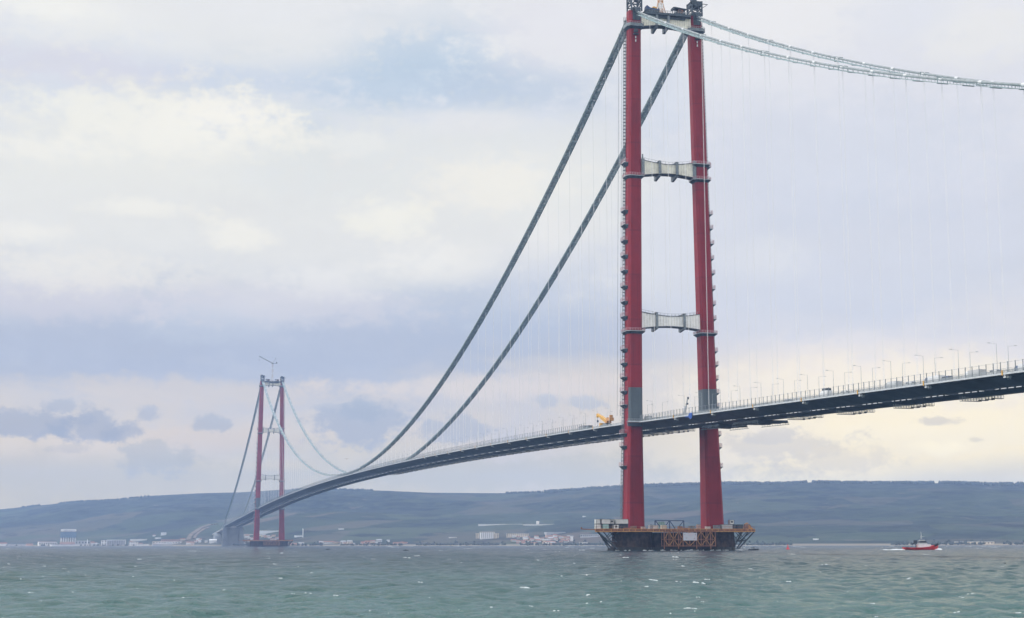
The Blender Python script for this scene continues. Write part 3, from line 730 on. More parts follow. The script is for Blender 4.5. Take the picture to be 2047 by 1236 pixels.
# pale lifting brackets under the deck edge
for k in range(-12, 12):
    x = -58.0+48.6*k if k < 1 else 24.3+48.6*k
    if abs(x) < 12: continue
    m = MB(); z = deck_z(x)
    m.k = 0; m.box(x, 19.4, z-1.0, 1.3, 1.0, 1.0); m.box(x-.9, 18.7, z-1.2, .5, 1.2, .6); m.bar((x-.6, 18.2, z-1.8), (x-.6, 20.1, z-.6), .25); m.bar((x+.6, 18.2, z-1.8), (x+.6, 20.1, z-.6), .25)
    m.k = 1; m.box(x+.5, 20.36, z+.1, .5, .2, 1.6)
    m.build('lifting_bracket', ['pale_steel', 'crane_yellow'], dk)

# main cables and their catwalks
def cable_pts(x0, x1, n, y, dz=0): return [(x, y, cable_z(x)+dz) for x in frange(x0, x1, n)]
for s in (1, -1):
    y = s*YC
    pts = cable_pts(-640, -5, 60, y)+cable_pts(5, SPAN-5, 150, y)+cable_pts(SPAN+5, 2793, 60, y)+[(3010, y, 22)]
    mb = MB(); mb.tube(pts, .48, 8); mb.build('main_cable', 'cable_steel', bridge, smooth=True)
    m = MB()
    for x0, x1, n in ((-640, -9, 78), (9, SPAN-9, 250), (SPAN+9, 2780, 95)):
        xs = frange(x0, x1, n); off = 1.35; hw = 1.9
        m.k = 0; m.loft([[(x, y-hw, cable_z(x)-off-.1), (x, y+hw, cable_z(x)-off-.1), (x, y+hw, cable_z(x)-off+.05), (x, y-hw, cable_z(x)-off+.05)] for x in xs])
        m.k = 1
        for sy in (-1, 1):
            for a, b in zip(xs, xs[1:]):
                for h, t in ((-.05, .16), (1.15, .12)): m.bar((a, y+sy*hw, cable_z(a)-off+h), (b, y+sy*hw, cable_z(b)-off+h), t)
                if a < 900:
                    for q in (0, .5):
                        x = a+(b-a)*q; m.bar((x, y+sy*hw, cable_z(x)-off), (x, y+sy*hw, cable_z(x)-off+1.15), .1)
                    if 0 < a: m.bar((a, y+sy*hw, cable_z(a)-off+.6), (b, y+sy*hw, cable_z(b)-off+.6), .35, .7)   # wind netting on the steep stretch
        for i, x in enumerate(xs):
            if i % 2 == 0: m.box(x, y, cable_z(x)-off-.22, .3, 2*hw+.5, .22)
            if i % 9 == 4: m.bar((x, y-hw, cable_z(x)-off-.2), (x, y-hw, cable_z(x)-off+1.9), .2); m.bar((x, y+hw, cable_z(x)-off-.2), (x, y+hw, cable_z(x)-off+1.9), .2); m.bar((x, y-hw, cable_z(x)-off+1.9), (x, y+hw, cable_z(x)-off+1.9), .2)
    m.build('catwalk', ['catwalk_net', 'catwalk_frame'], bridge)

# hangers every 24.3 m with a white clamp on the cable
hx = []
for k in range(1, 26): hx.append(-24.3*k)
for k in range(1, 83): hx.append(24.3*k+3.5)
for k in range(1, 31): hx.append(SPAN+24.3*k)
HG = [(x, s) for x in hx for s in (1, -1) if cable_z(x)-deck_z(x) > 3.2]
HG.sort(key=lambda q: math.hypot(q[0]-CX, q[1]*YC-CY))
HG = [q for q in HG if q[0] > -560]
def hanger_bm(m, x, s, r=.085):
    y = s*YC; m.tube([(x-.35, y, cable_z(x)-.3), (x-.35, y, deck_z(x)+.1)], r, 5); m.tube([(x+.35, y, cable_z(x)-.3), (x+.35, y, deck_z(x)+.1)], r, 5)
def clamp_bm(m, x, s):
    y = s*YC; d = 1.0; m.tube([(x-d, y, cable_z(x-d)), (x+d, y, cable_z(x+d))], .6, 8)
for x, s in HG[:98]:
    m = MB(); hanger_bm(m, x, s, .052); h = m.build('hanger', 'hanger_white', bridge)
    m = MB(); clamp_bm(m, x, s); m.build('cable_clamp', 'clamp_white', h)
m = MB()
for x, s in HG[98:]: hanger_bm(m, x, s, .09); clamp_bm(m, x, s)
tag(m.build('hanger', 'hanger_white', bridge), kind='stuff')

# far side pier and approach
m = MB()
for s in (1, -1):
    m.loft([[(2793-5.5, s*18-6.5, -1), (2793+5.5, s*18-6.5, -1), (2793+5.5, s*18+6.5, -1), (2793-5.5, s*18+6.5, -1)], [(2793-4.4, s*18-4.6, 40.5), (2793+4.4, s*18-4.6, 40.5), (2793+4.4, s*18+4.6, 40.5), (2793-4.4, s*18+4.6, 40.5)]])
    m.box(2793, s*YC, 49, 4, 4, 17)
m.box(2795, 0, 20, 6.5, 28, 41)
m.build('side_pier', 'concrete_pale', bridge)
m = MB(); m.loft([[(x, -15, 43.9-(x-2797)*.032), (x, 15, 43.9-(x-2797)*.032), (x, 15, 41-(x-2797)*.032), (x, -15, 41-(x-2797)*.032)] for x in frange(2797.6, 3500, 20)])
m.build('approach_deck', 'concrete', bridge)
m = MB()
for x in (2865, 2930, 2995, 3060, 3125): m.box(x, 9, 20, 3, 3, 40-(x-2797)*.032); m.box(x, -9, 20, 3, 3, 40-(x-2797)*.032)
m.build('approach_pier', 'concrete_pale', bridge)
for s in (1, -1):
    m = MB(); m.loft([[(2992, s*YC-9, 0), (3062, s*YC-9, 0), (3062, s*YC+9, 0), (2992, s*YC+9, 0)], [(3012, s*YC-7, 24), (3058, s*YC-7, 30), (3058, s*YC+7, 30), (3012, s*YC+7, 24)]])
    m.build('cable_anchorage', 'concrete_pale', bridge)

# ================================================================== things on and around the bridge
def thing(name, label, cat, loc, rz=0, group=None):
    return tag(empty(name, loc, rz), label, cat, group)

# --- lamp posts in pairs down the middle, arms over each carriageway
def lamp(s, label, group, x, y):
    t = thing('street_lamp', label, 'street lamp', (x, y, deck_z(x)+.2), 0, group)
    m = MB(); m.tube([(0, 0, 0), (0, 0, 6), (0, 0, 12.2)], [.11, .085, .06], 6); m.build('pole', 'rail_steel', t)
    m = MB(); m.bar((0, 0, 12.1), (0, s*2.6, 12.35), .06); m.build('arm', 'rail_steel', t)
    m = MB(); m.loft([[(-.16, s*2.4, 12.28), (.16, s*2.4, 12.28), (.16, s*2.4, 12.42), (-.16, s*2.4, 12.42)], [(-.12, s*3.4, 12.34), (.12, s*3.4, 12.34), (.12, s*3.4, 12.42), (-.12, s*3.4, 12.42)]]); m.build('lantern', 'grey_steel', t)
    return t
lampN = lampF = None
for k in range(-15, 44):
    x = -102.4-24.2*(-k) if False else -102.4+24.2*k
    if abs(x) < 14: continue
    if x > 930 or x < -400: continue
    side = 'over the side span' if x < 0 else 'over the main span'
    wh_ = 'right of the near tower' if x < 0 else 'left of the near tower'
    ln = 'thin lamp post %s, its arm pointing left over the deck' % wh_
    lf = 'thin lamp post %s, its arm pointing right over the deck' % wh_
    for s, lab, dxx in ((1, ln, 0), (-1, lf, 5.8)):
        xx = x+dxx
        if s > 0:
            if lampN is None: o = lampN = lamp(1, lab, 'lamp posts along the bridge deck', xx, 4.0)
            else: o = copy_tree(lampN)
        else:
            if lampF is None: o = lampF = lamp(-1, lab, 'lamp posts along the bridge deck', xx, -4.0)
            else: o = copy_tree(lampF)
        o.location = (xx, 4.0*s, deck_z(xx)+.2); o['label'] = lab

# --- access platforms hung under the far box
def hang_platform():
    t = thing('hanging_platform', 'x', 'platform', (0, 0, 0), 0, 'access platforms hung under the bridge deck')
    m = MB(); m.k = 0
    ps = [(-3.4, -11.2, -4.5), (-11.0, -13.9, -4.15), (-13.7, -16.4, -3.8), (-16.2, -20.0, -3.35)]
    for a, b, z in ps: m.box(0, (a+b)/2, z, 1.6, abs(b-a), .16)
    for a, b, z in ps[1:]: m.box(0, a+.1, z-.15, 1.5, .5, .5)
    m.build('walkway_floor', 'dark_steel', t)
    m = MB()
    for a, b, z in ps:
        n = max(2, int(abs(b-a)/1.1))
        for sx in (-.78, .78):
            m.bar((sx, a, z+1.1), (sx, b, z+1.1), .12); m.bar((sx, a, z+.55), (sx, b, z+.55), .09)
            for i in range(n+1): yy = a+(b-a)*i/n; m.bar((sx, yy, z), (sx, yy, z+(1.6 if yy > -12 else 1.25)), .1)
    m.build('railing', 'rail_steel', t)
    return t
hp = None
for x in [-138.5, -187, -235.5, -284, -332, -380]+[18+24.3*k for k in range(0, 36)]:
    o = hang_platform() if hp is None else copy_tree(hp)
    hp = hp or o
    o.location = (x, 0, deck_z(x))
    o['label'] = {-138.5: 'stepped access platform under the side span, nearest the tower', -187: 'stepped access platform under the side span, second from the tower', -235.5: 'stepped access platform under the side span, third from the tower',
                  -284: 'stepped access platform under the side span, rightmost whole one in view', -332: 'stepped access platform under the deck at the right edge of the picture', -380: 'stepped access platform under the side span beyond the right edge'}.get(x, 'stepped access platform in the close row under the main span deck')
def dark_hang(x0, x1, label):
    t = thing('sheeted_platform', label, 'platform', ((x0+x1)/2, -11, deck_z((x0+x1)/2)-3.1), 0); L = x1-x0; sl = .031
    m = MB(); n = 10; rng = random.Random(int(x0))
    m.loft([[(-L/2+L*i/n, -8, (-L/2+L*i/n)*sl-.7-rng.random()*.7), (-L/2+L*i/n, 7, (-L/2+L*i/n)*sl-.8-rng.random()*.7), (-L/2+L*i/n, 7, (-L/2+L*i/n)*sl), (-L/2+L*i/n, -8, (-L/2+L*i/n)*sl)] for i in range(n+1)])
    m.build('sheeting', 'dark_steel', t)
    m = MB()
    for y in (-8.2, 7.2):
        m.bar((-L/2-1, y, -1.9-L/2*sl), (L/2+1, y, -1.9+L/2*sl), .2)
        for i in range(n+1): xx = -L/2+L*i/n; m.bar((xx, y, xx*sl-2.0), (xx, y, xx*sl-.8), .12)
    m.build('edge_rail', 'grey_steel', t)
dark_hang(-104, -74, 'dark sheeted working platform under the deck right of the tower')
dark_hang(-56, -34, 'dark sheeted working platform under the deck behind the right tower leg')

# --- tower cranes on the tower tops
def tower_crane(loc, label, near):
    t = thing('tower_crane', label, 'crane', loc, 0)
    m = MB(); z = 0.0; i = 0
    while z < 32:
        mm = MB(); mm.k = 1 if i % 3 == 1 else 0
        mm.truss((0, 0, z), (0, 0, z+3.2), 2.2, 2.2, 1.6, .22, up=(1, 0, 0)); b = len(m.v); m.v += mm.v; m.f += [tuple(b+q for q in f) for f in mm.f]; m.mi += mm.mi; z += 3.2; i += 1
    m.k = 0; m.box(0, 0, -.6, 5.0, 5.0, 1.2)
    for a in (-1, 1): m.bar((0, a*3.2, 0), (0, a*1.1, 8), .35); m.bar((0, a*3.2, -4), (0, a*3.2, 0), .4)
    m.build('mast', ['crane_orange' if near else 'crane_pale', 'white_paint'], t)
    m = MB(); m.box(0, 0, 32.6, 3.0, 3.0, 1.4); m.box(0, -4.0, 32.6, 2.0, 7.6, .5); m.box(0, -6.8, 33.6, 2.2, 2.4, 2.0); m.build('slewing_deck', 'grey_steel' if not near else 'crane_orange', t)
    m = MB(); m.box(1.6, 1.2, 33.4, 1.4, 1.6, 2.2); m.build('cab', 'white_paint', t)
    m = MB(); m.truss((0, 1.5, 33.2), (0, 24, 44.8), 1.3, 1.3, 1.9, .16 if near else .3, up=(1, 0, 0)); m.build('jib', 'crane_pale' if near else 'rail_steel', t)
    m = MB(); m.bar((-.8, -.6, 33.2), (0, -5.2, 42.4), .3); m.bar((.8, -.6, 33.2), (0, -5.2, 42.4), .3); m.bar((0, -6.6, 33.2), (0, -5.2, 42.4), .22); m.build('a_frame', 'grey_steel', t)
    m = MB(); m.bar((0, -5.2, 42.4), (0, 23.6, 45.0), .09); m.bar((0, 24, 44.8), (0, 24, 38.4), .09); m.box(0, 24, 37.9, .6, .6, 1.2); m.build('hoist_line', 'dark_steel', t)
    return t
tower_crane((SPAN, 0.2, 289.9), 'pale luffing tower crane standing on top of the distant tower', False)
tower_crane((0.5, 2.2, 290.2), 'orange and white lattice crane mast on top of the near tower', True)

# --- winches on the tower tops
def winch(loc, label, roof):
    t = thing('winch', label, 'winch', loc, 0, 'winches on the tower tops')
    m = MB(); m.box(0, 0, .5, 4.2, 6.4, .9)
    for a in (-1.8, 1.8):
        for b in (-2.9, 0, 2.9): m.box(a, b, 1.9, .3, .3, 2.0)
        m.bar((a, -2.9, 1.0), (a, 0, 2.8), .22); m.bar((a, 2.9, 1.0), (a, 0, 2.8), .22)
    m.build('frame', 'dark_steel', t)
    m = MB(); m.tube([(-1.3, -.6, 2.0), (1.3, -.6, 2.0)], 1.25, 14); m.tube([(-1.45, -.6, 2.0), (-1.3, -.6, 2.0)], 1.7, 14); m.tube([(1.3, -.6, 2.0), (1.45, -.6, 2.0)], 1.7, 14); m.build('drum', 'crane_yellow' if not roof else 'rust_orange', t)
    m = MB()
    if roof: m.loft([[(-2.4, -3.8, 3.1), (2.4, -3.8, 3.1), (2.4, -3.8, 3.5), (-2.4, -3.8, 3.5)], [(-2.4, 3.2, 3.7), (2.4, 3.2, 3.7), (2.4, 3.2, 4.2), (-2.4, 3.2, 4.2)]]); m.box(0, 3.4, 3.6, 4, .9, 1.2)
    else: m.loft([[(-2.2, -3.4, 1.4), (2.2, -3.4, 1.4), (2.2, -3.4, 2.2), (-2.2, -3.4, 2.2)], [(-2.2, 2.0, 1.4), (2.2, 2.0, 1.4), (2.2, 2.0, 2.6), (-2.2, 2.0, 2.6)], [(-2.0, 4.2, 1.8), (2.0, 4.2, 1.8), (2.0, 3.8, 4.0), (-2.0, 3.8, 4.0)]])
    m.build('canopy' if roof else 'housing', 'navy' if not roof else 'dark_steel', t)
winch((-1.5, 7.6, 289.85), 'dark winch with a yellow drum on the near tower top, left of the crane mast', False)
winch((-1.5, -7.6, 289.85), 'dark roofed winch on the near tower top, right of the crane mast', True)
winch((SPAN-1.5, 8.2, 289.85), 'dark winch on the distant tower top, left of the crane', True)
winch((SPAN-1.5, -8.2, 289.85), 'dark winch on the distant tower top, right of the crane', True)

# --- working platform round the tower foot
def work_platform(X0, near=True):
    where = 'near' if near else 'distant'
    t = thing('work_platform', 'rusty orange steel working platform round the foot of the %s tower' % where, 'platform', (X0, 2, 0))
    def outline(z, g=0):
        pts = [(-14-g, 45+g), (-15-g, 37), (-15-g, -37), (-13-g, -42-g), (10+g, -43-g), (14+g, -36), (14+g, 31), (6+g, 38.5+g)]
        return [(x, y, z) for x, y in pts]
    m = MB(); m.loft([outline(9.7), outline(10.85)]); m.build('deck_plate', 'rust_orange', t)
    m = MB(); o0 = outline(9.5, .18); o1 = outline(11.0, .18)
    for j in range(8):
        p, q = Vector(o0[j]), Vector(o0[(j+1) % 8])
        m.bar(p+Vector((0, 0, .15)), q+Vector((0, 0, .15)), .3, .4); m.bar(p+Vector((0, 0, 1.4)), q+Vector((0, 0, 1.4)), .26, .3)
        n = max(2, int((q-p).length/3.1))
        for i in range(n): a = p.lerp(q, i/n); m.bar(a, a+Vector((0, 0, 1.5)), .25)
    m.build('edge_beam', 'crane_orange', t)
    m = MB(); o1 = outline(11.1, .1)
    for j in range(8):
        p, q = Vector(o1[j]), Vector(o1[(j+1) % 8]); n = max(2, int((q-p).length/2.4))
        for i in range(n): a = p.lerp(q, i/n); m.bar(a, a+Vector((0, 0, 1.1)), .08)
        m.bar(p+Vector((0, 0, 1.1)), q+Vector((0, 0, 1.1)), .08)
    m.build('railing', 'rust_orange', t)
    for s, ye, yp in ((1, 43.5, 31.5), (-1, -42, -35)):
        m = MB()
        xs_ = (-12.5, -4.5, 3.5)
        for xx in xs_:
            e_ = ye-(max(0, xx+12)*.36 if s > 0 else 0); p_ = yp+(0 if abs(xx) > 8 else s*1.0)
            m.bar((xx*.62, p_, .7), (xx, e_, 9.5), .62); m.bar((xx*.62, p_+s*.4, 4.4), (xx, p_+s*5.2, 9.5), .34); m.bar((xx*.8, (e_+p_)/2, 5.1), (xx*.7, p_-s*.5, 9.4), .32); m.bar((xx*.62, p_, 4.4), (xx*.8, (e_+p_)/2, 5.1), .3)
        for a, b in zip(xs_, xs_[1:]): m.bar((a*.8, (ye+yp)/2, 5.1), (b*.8, (ye+yp)/2-(s > 0)*1.5, 5.1), .3)
        m.build('bracket', 'dark_steel', t)
    m = MB(); m.bar((-13, 45, 10.5), (-13, 52.2, 10.9), .45); m.box(-13, 52.2, 11.3, .6, .6, .9); m.build('boom', 'rust_orange', t)
    m = MB(); m.tube([(-8, 33.6, .5), (-8.6, 34.6, .5)], 1.3, 12); m.tube([(-5, 34.2, .3), (-5.6, 35.2, .3)], 1.0, 12); m.build('tyre_fender', 'rubber', t)
    return t
def lattice(X0, near=True):
    where = 'near' if near else 'distant'
    t = thing('scaffold_screen', 'rusty lattice screen hung across the middle of the %s tower foot' % where, 'scaffold', (X0-15.6, -3.2, 0))
    ys = [14.0, 11.4, 9.0, 6.3, 3.8, .2, -3.6, -6.1, -8.8, -11.3, -13.9]
    m = MB()
    for i, y in enumerate(ys):
        m.box(0, y, 6.0 if i % 3 else 5.4, .42, .42, 8.0 if i % 3 else 9.2); m.box(4.0, y, 6, .3, .3, 8)
    m.build('upright', 'rust_orange', t)
    m = MB()
    for z in (9.6, 5.6, 2.3): m.box(0, 0, z, .36, 28, .4); m.box(4.0, 0, z, .3, 28, .3)
    for y in ys: m.bar((0, y, 5.6), (4, y, 5.6), .2); m.bar((0, y, 2.3), (4, y, 2.3), .2)
    m.build('rail', 'rust_orange', t)
    m = MB()
    for i, (a, b) in enumerate(zip(ys, ys[1:])):
        for z0, z1 in ((2.3, 5.6), (5.6, 9.6)):
            if (i+(z0 > 5)) % 2: m.bar((.05, a, z0), (.05, b, z1), .24)
            else: m.bar((.05, b, z0), (.05, a, z1), .24)
    m.build('brace', 'crane_orange', t)
    if near:
        s_ = thing('sign_board', 'large pale blue-white banner board hung on the lattice screen of the near tower foot', 'sign', (X0-16.1, -3.1, 7.0))
        m = MB(); m.box(0, 0, 0, .12, 7.5, 3.9); m.build('panel', 'banner', s_)
        for y, z, a, b in ((2.9, 1.05, .45, .4), (-2.95, 1.1, .5, .75), (2.0, -.7, .9, .28), (-2.3, -.9, .7, .4), (1.0, 1.65, .9, .12)):
            m = MB(); m.box(-.075, y, z, .03, a, b); m.build('printed_mark', 'wall_grey', s_)
mb_ = mat('banner', (.62, .68, .74), .7, 0, .06, .35, col2=(.66, .60, .64))
work_platform(0); lattice(0); work_platform(SPAN, False); lattice(SPAN, False)

# --- cabins, containers and gear on the near working platform (deck level z = 10.85)
PZ = 10.86
def cabin(loc, size, label, wallm, group=None, windows=2, rz=0, roofm='dark_steel', name='site_cabin', cat='cabin', ribs=False):
    t = thing(name, label, cat, loc, rz, group); L, Wd, H = size
    if abs(loc[2]-PZ-2.6) < .01:
        m = MB()
        for a in (-1, 1):
            for b in (-1, 1): m.box(a*(L/2-.1), b*(Wd/2-.1), -1.3, .2, .2, 2.6)
        m.box(0, 0, -.1, L, Wd, .16); m.box(L/2-.2, 0, -1.35, .1, Wd-.4, 2.3); m.build('stand', 'dark_steel', t)
    m = MB(); m.box(0, 0, H/2, L, Wd, H); m.build('body', wallm, t)
    m = MB()
    for a in (-1, 1):
        for b in (-1, 1): m.box(a*(L/2+.02), b*(Wd/2+.02), H/2, .16, .16, H+.02)
    m.box(0, 0, H+.06, L+.2, Wd+.2, .12); m.box(0, 0, .06, L+.14, Wd+.14, .16); m.build('frame', roofm, t)
    if ribs:
        m = MB(); n = int(Wd/.6)
        for i in range(1, n): m.box(-L/2-.03, -Wd/2+Wd*i/n, H/2, .06, .2, H-.3)
        m.build('ribbing', wallm, t)
    for i in range(windows):
        m = MB(); m.box(-L/2-.03, -Wd/2+Wd*(i+.5)/windows, H*.58, .06, min(1.1, Wd/windows*.5), .9); m.build('window', 'glass_dark', t)
    return t
cabin((-9, 45.3-1.2, PZ+2.6), (2.6, 2.9, 2.4), 'white site cabin on the upper row, leftmost at the left end of the platform', 'cabin_white', 'site cabins on the working platform', 0)
cabin((-9, 40.6, PZ+2.6), (2.6, 5.2, 2.4), 'long white site cabin on the upper row, second from the left end', 'cabin_white', 'site cabins on the working platform', 0)
cabin((-8.5, 36.8, PZ+2.6), (2.6, 2.2, 2.3), 'narrow grey-white site cabin between the two long upper cabins', 'wall_grey', 'site cabins on the working platform', 1)
cabin((-9, 31.6, PZ+2.6), (2.6, 6.6, 2.4), 'long white site cabin on the upper row beside the red left leg', 'cabin_white', 'site cabins on the working platform', 0)
cabin((-9, 44.1, PZ), (2.6, 2.9, 2.4), 'white site cabin on the lower row at the far left end of the platform', 'cabin_white', 'site cabins on the working platform', 0)
cabin((-9, 40.4, PZ), (2.6, 3.4, 2.4), 'pale green site cabin on the lower row, second from the left end', 'cabin_teal', 'site cabins on the working platform', 0)
cabin((-9, 34.8, PZ), (2.6, 2.8, 2.2), 'white site cabin with a dark window under the upper row', 'cabin_white', 'site cabins on the working platform', 1)
cabin((-8, 30.4, PZ), (2.8, 4.6, 2.4), 'dark container under the long white cabin beside the left leg', 'dark_steel', 'site cabins on the working platform', 0)
cabin((-10, -25.6, PZ), (2.4, 6.0, 2.3), 'long pale grey shipping container at the foot of the right leg', 'wall_grey', 'containers on the working platform', 0, name='shipping_container', cat='container', ribs=True)
cabin((-9.6, -20.4, PZ), (2.4, 3.2, 2.0), 'short teal-grey container left of the pale shipping container', 'grey_steel', 'containers on the working platform', 0, name='shipping_container', cat='container', ribs=True)
cabin((-9.8, -33.0, PZ), (2.4, 3.0, 2.3), 'dark green container right of the pale shipping container', 'dark_steel', 'containers on the working platform', 0, name='shipping_container', cat='container', ribs=True)
cabin((-4, -30.8, PZ+2.6), (2.2, 2.2, 2.2), 'small white control cab with one dark window raised behind the containers', 'cabin_white', None, 1, name='control_cab', cat='cab')
# blue truss frame
t = thing('truss_frame', 'dark blue two-bay steel truss frame standing on the platform between the legs', 'truss', (-6, 4.3, PZ))
for nm, bars in (('top_chord', [((0, -7.9, 4.4), (0, 7.9, 4.4))]), ('post', [((0, y, 0), (0, y, 4.4)) for y in (-7.9, 0, 7.9)]), ('diagonal', [((0, 7.6, 4.2), (0, 4.0, 0)), ((0, -7.6, 4.2), (0, -4.2, 0)), ((0, .3, 4.2), (0, 3.4, 0)), ((0, -.3, 4.2), (0, -3.2, 0))])):
    if nm == 'post':
        for b in bars: m = MB(); m.bar(*b, .42); m.build(nm, 'navy', t)
    elif nm == 'diagonal':
        for b in bars: m = MB(); m.bar(*b, .34); m.build(nm, 'navy', t)
    else: m = MB(); m.bar(*bars[0], .4); m.build(nm, 'navy', t)
# orange reel, generators, crates, pipe stacks
t = thing('cable_reel', 'rusty orange reel housing at the right end of the working platform', 'reel', (-8, -38.6, PZ))
m = MB(); m.tube([(-1.2, 0, 1.5), (1.2, 0, 1.5)], 1.1, 14); m.build('drum', 'rust_orange', t)
m = MB(); m.loft([[(-1.5, -2.6, 0), (1.5, -2.6, 0), (1.5, -2.0, .5), (-1.5, -2.0, .5)], [(-1.5, 2.3, 0), (1.5, 2.3, 0), (1.5, 1.6, 2.9), (-1.5, 1.6, 2.9)]]); m.box(0, .6, 3.1, .9, 1.3, .5); m.build('stand', 'crane_orange', t)
def crate(x, y, sx, sy, sz, mt, label, name='crate', cat='crate'):
    sz *= 1.45
    t = thing(name, label, cat, (x, y, PZ), random.uniform(-.3, .3))
    m = MB(); m.box(0, 0, sz/2, sx, sy, sz); m.build('body', mt, t)
    m = MB(); m.box(0, 0, sz+.05, sx+.12, sy+.12, .1)
    for q in (-.35, 0, .35): m.box(0, q*sy, sz/2, sx+.08, .12, sz-.05)
    m.build('frame', 'grey_steel', t)
crate(-11, 25.6, 1.5, 3.0, 1.0, 'rust_orange', 'low rusty crate beside the base of the left red leg')
crate(-12, 20.8, 1.4, 2.2, .8, 'wall_pink', 'low pinkish crate in front of the left red leg')
crate(-8, 15.4, 1.6, 1.8, 1.5, 'roof_grey', 'grey crate just right of the left red leg')
crate(-9, 13.0, 1.6, 2.6, 1.3, 'crane_pale', 'pale crate left of the blue truss frame')
crate(-11, 9.4, 1.5, 2.8, 1.4, 'wall_cream', 'cream crate under the left bay of the blue truss frame')
crate(-3, 7.6, 2.0, 3.2, 2.6, 'cabin_teal', 'teal generator box behind the blue truss frame', 'generator', 'generator')
crate(-11, .4, 1.5, 2.2, 1.0, 'rust_orange', 'low rusty crate under the right bay of the blue truss frame')
crate(-11, -6.2, 1.6, 3.4, 1.1, 'grey_steel', 'long grey crate right of the blue truss frame')
crate(-9, -10.5, 1.5, 1.8, 1.6, 'wall_pink', 'pinkish crate left of the right red leg')
crate(-11.5, -14.6, 1.4, 2.6, .9, 'crane_pale', 'low pale crate in front of the right red leg')
crate(-4, -30.9, 3.0, 3.6, 1.72, 'dark_steel', 'dark machine box carrying the small white control cab', 'machine_box', 'machine')
crate(-11.5, -36.0, 1.8, 1.7, 1.7, 'roof_red', 'dark red crate near the right end of the platform')
for x, y, L, lab in ((-12.4, 29.0, 5.0, 'bundle of rusty pipes below the dark container'), (-12.6, -1.5, 6.0, 'bundle of rusty pipes along the platform edge between the legs')):
    t = thing('pipe_bundle', lab, 'pipes', (x, y, PZ))
    for q in range(5):
        m = MB(); m.tube([((q % 3)*.34, -L/2, .2+(q//3)*.32), ((q % 3)*.34, L/2, .2+(q//3)*.32)], .17, 8); m.build('pipe', 'rust_orange', t)

# --- machines and vehicles on the deck
def wheels(t, xs, yw, r):
    for x in xs:
        for s in (-1, 1):
            m = MB(); m.tube([(x, s*yw-.16, r), (x, s*yw+.16, r)], r, 12); w_ = m.build('wheel', 'rubber', t)
            m = MB(); m.tube([(x, s*(yw+.17), r), (x, s*(yw+.2), r)], r*.5, 8); m.build('rim', 'grey_steel', w_)
def DZ(x, y): return deck_z(x)+.34 if abs(y) < 17 else deck_z(x)-.1
def slope_rot(o, x): o.rotation_euler[1] = -math.atan((deck_z(x+1)-deck_z(x-1))/2)
t = thing('mobile_crane', 'yellow mobile crane with its boom stretched left, on the deck left of the near tower', 'crane', (73, 12.6, DZ(73, 12)))
m = MB(); m.box(0, 0, 1.3, 13, 2.8, .9); m.box(-1, 0, 2.1, 6, 2.6, .8); m.build('carrier', 'grey_steel', t)
m = MB(); m.box(7.2, 0, 1.9, 2.2, 2.7, 2.2); m.build('driver_cab', 'crane_yellow', t)
m = MB(); m.loft([[(-5.8, -1.4, 2.5), (-1.6, -1.4, 2.5), (-1.6, 1.4, 2.5), (-5.8, 1.4, 2.5)], [(-5.6, -1.3, 5.6), (-3.6, -1.3, 4.8), (-3.6, 1.3, 4.8), (-5.6, 1.3, 5.6)]]); m.box(-8.2, 0, 4.4, 4.6, 2.6, 1.8); m.box(-9.4, 0, 6.1, 1.4, 1.6, 1.3); m.build('superstructure', 'crane_orange', t)
m = MB(); m.bar((-3.0, 0, 3.2), (9, 0, 6.6), 1.5, 1.8); m.bar((8, 0, 6.4), (15.5, 0, 8.3), 1.15, 1.35); m.box(15.6, 0, 7.6, 1.2, 1.2, 1.9); m.build('boom', 'crane_yellow', t)
m = MB(); m.bar((15.4, 0, 7.0), (15.4, 0, 4.8), .12); m.box(15.4, 0, 4.4, .8, .8, 1.2); m.build('hook', 'dark_steel', t)
wheels(t, (-5, -3, 3.2, 5.2), 1.25, .65); slope_rot(t, 73)
t = thing('crawler_rig', 'dark lifting rig with a hooked arm on the deck touching the left tower leg', 'crane', (26, 15, DZ(26, 15)))
m = MB(); m.box(0, 0, .8, 6, 3.2, 1.2); m.build('base', 'dark_steel', t)
m = MB(); m.bar((-2, 0, 1.2), (-2, 0, 6.6), .5); m.bar((2, 0, 1.2), (-2, 0, 6.4), .35); m.bar((-2, 0, 6.6), (6, 0, 7.4), .5); m.bar((6, 0, 7.4), (8, 0, 6.2), .4); m.bar((0, 0, 1.2), (4.5, 0, 7.0), .35); m.build('arm', 'dark_steel', t)
t = thing('boom_truck', 'white truck with its pale telescopic boom raised steeply between the tower legs', 'truck', (2, -6.5, DZ(2, 6)))
m = MB(); m.box(-1, 0, 1.2, 8.4, 2.5, .6); m.build('chassis', 'grey_steel', t)
m = MB(); m.box(4.0, 0, 2.0, 2.0, 2.4, 2.2); m.build('driver_cab', 'white_paint', t)
m = MB(); m.bar((-2.4, 0, 1.8), (-3.3, -1.3, 8.4), .95); m.bar((-3.3, -1.3, 8.4), (-3.8, -2.2, 12.9), .6); m.bar((-2.4, .8, 1.8), (-3.0, -.5, 6.3), .4); m.build('boom', 'pale_steel', t)
m = MB(); m.box(-3.6, -1.9, 9.6, .9, .9, .9); m.box(-3.8, -2.3, 12.6, .7, .8, 1.2); m.build('boom_head', 'dark_steel', t)
wheels(t, (-3.5, -2.2, 3.6), 1.1, .5)
t = thing('site_office', 'long low site office with a dark window strip behind the railing between the tower legs', 'cabin', (26, .5, DZ(26, 5)))
m = MB(); m.box(0, 0, 1.55, 14, 2.6, 3.1); m.build('body', 'white_paint', t)
m = MB(); m.box(0, 0, 3.2, 14.4, 3.0, .3); m.build('roof', 'dark_steel', t)
for i in range(7):
    m = MB(); m.box(-6+i*2, 1.33, 2.2, 1.3, .06, 1.2); m.build('window', 'glass_dark', t)
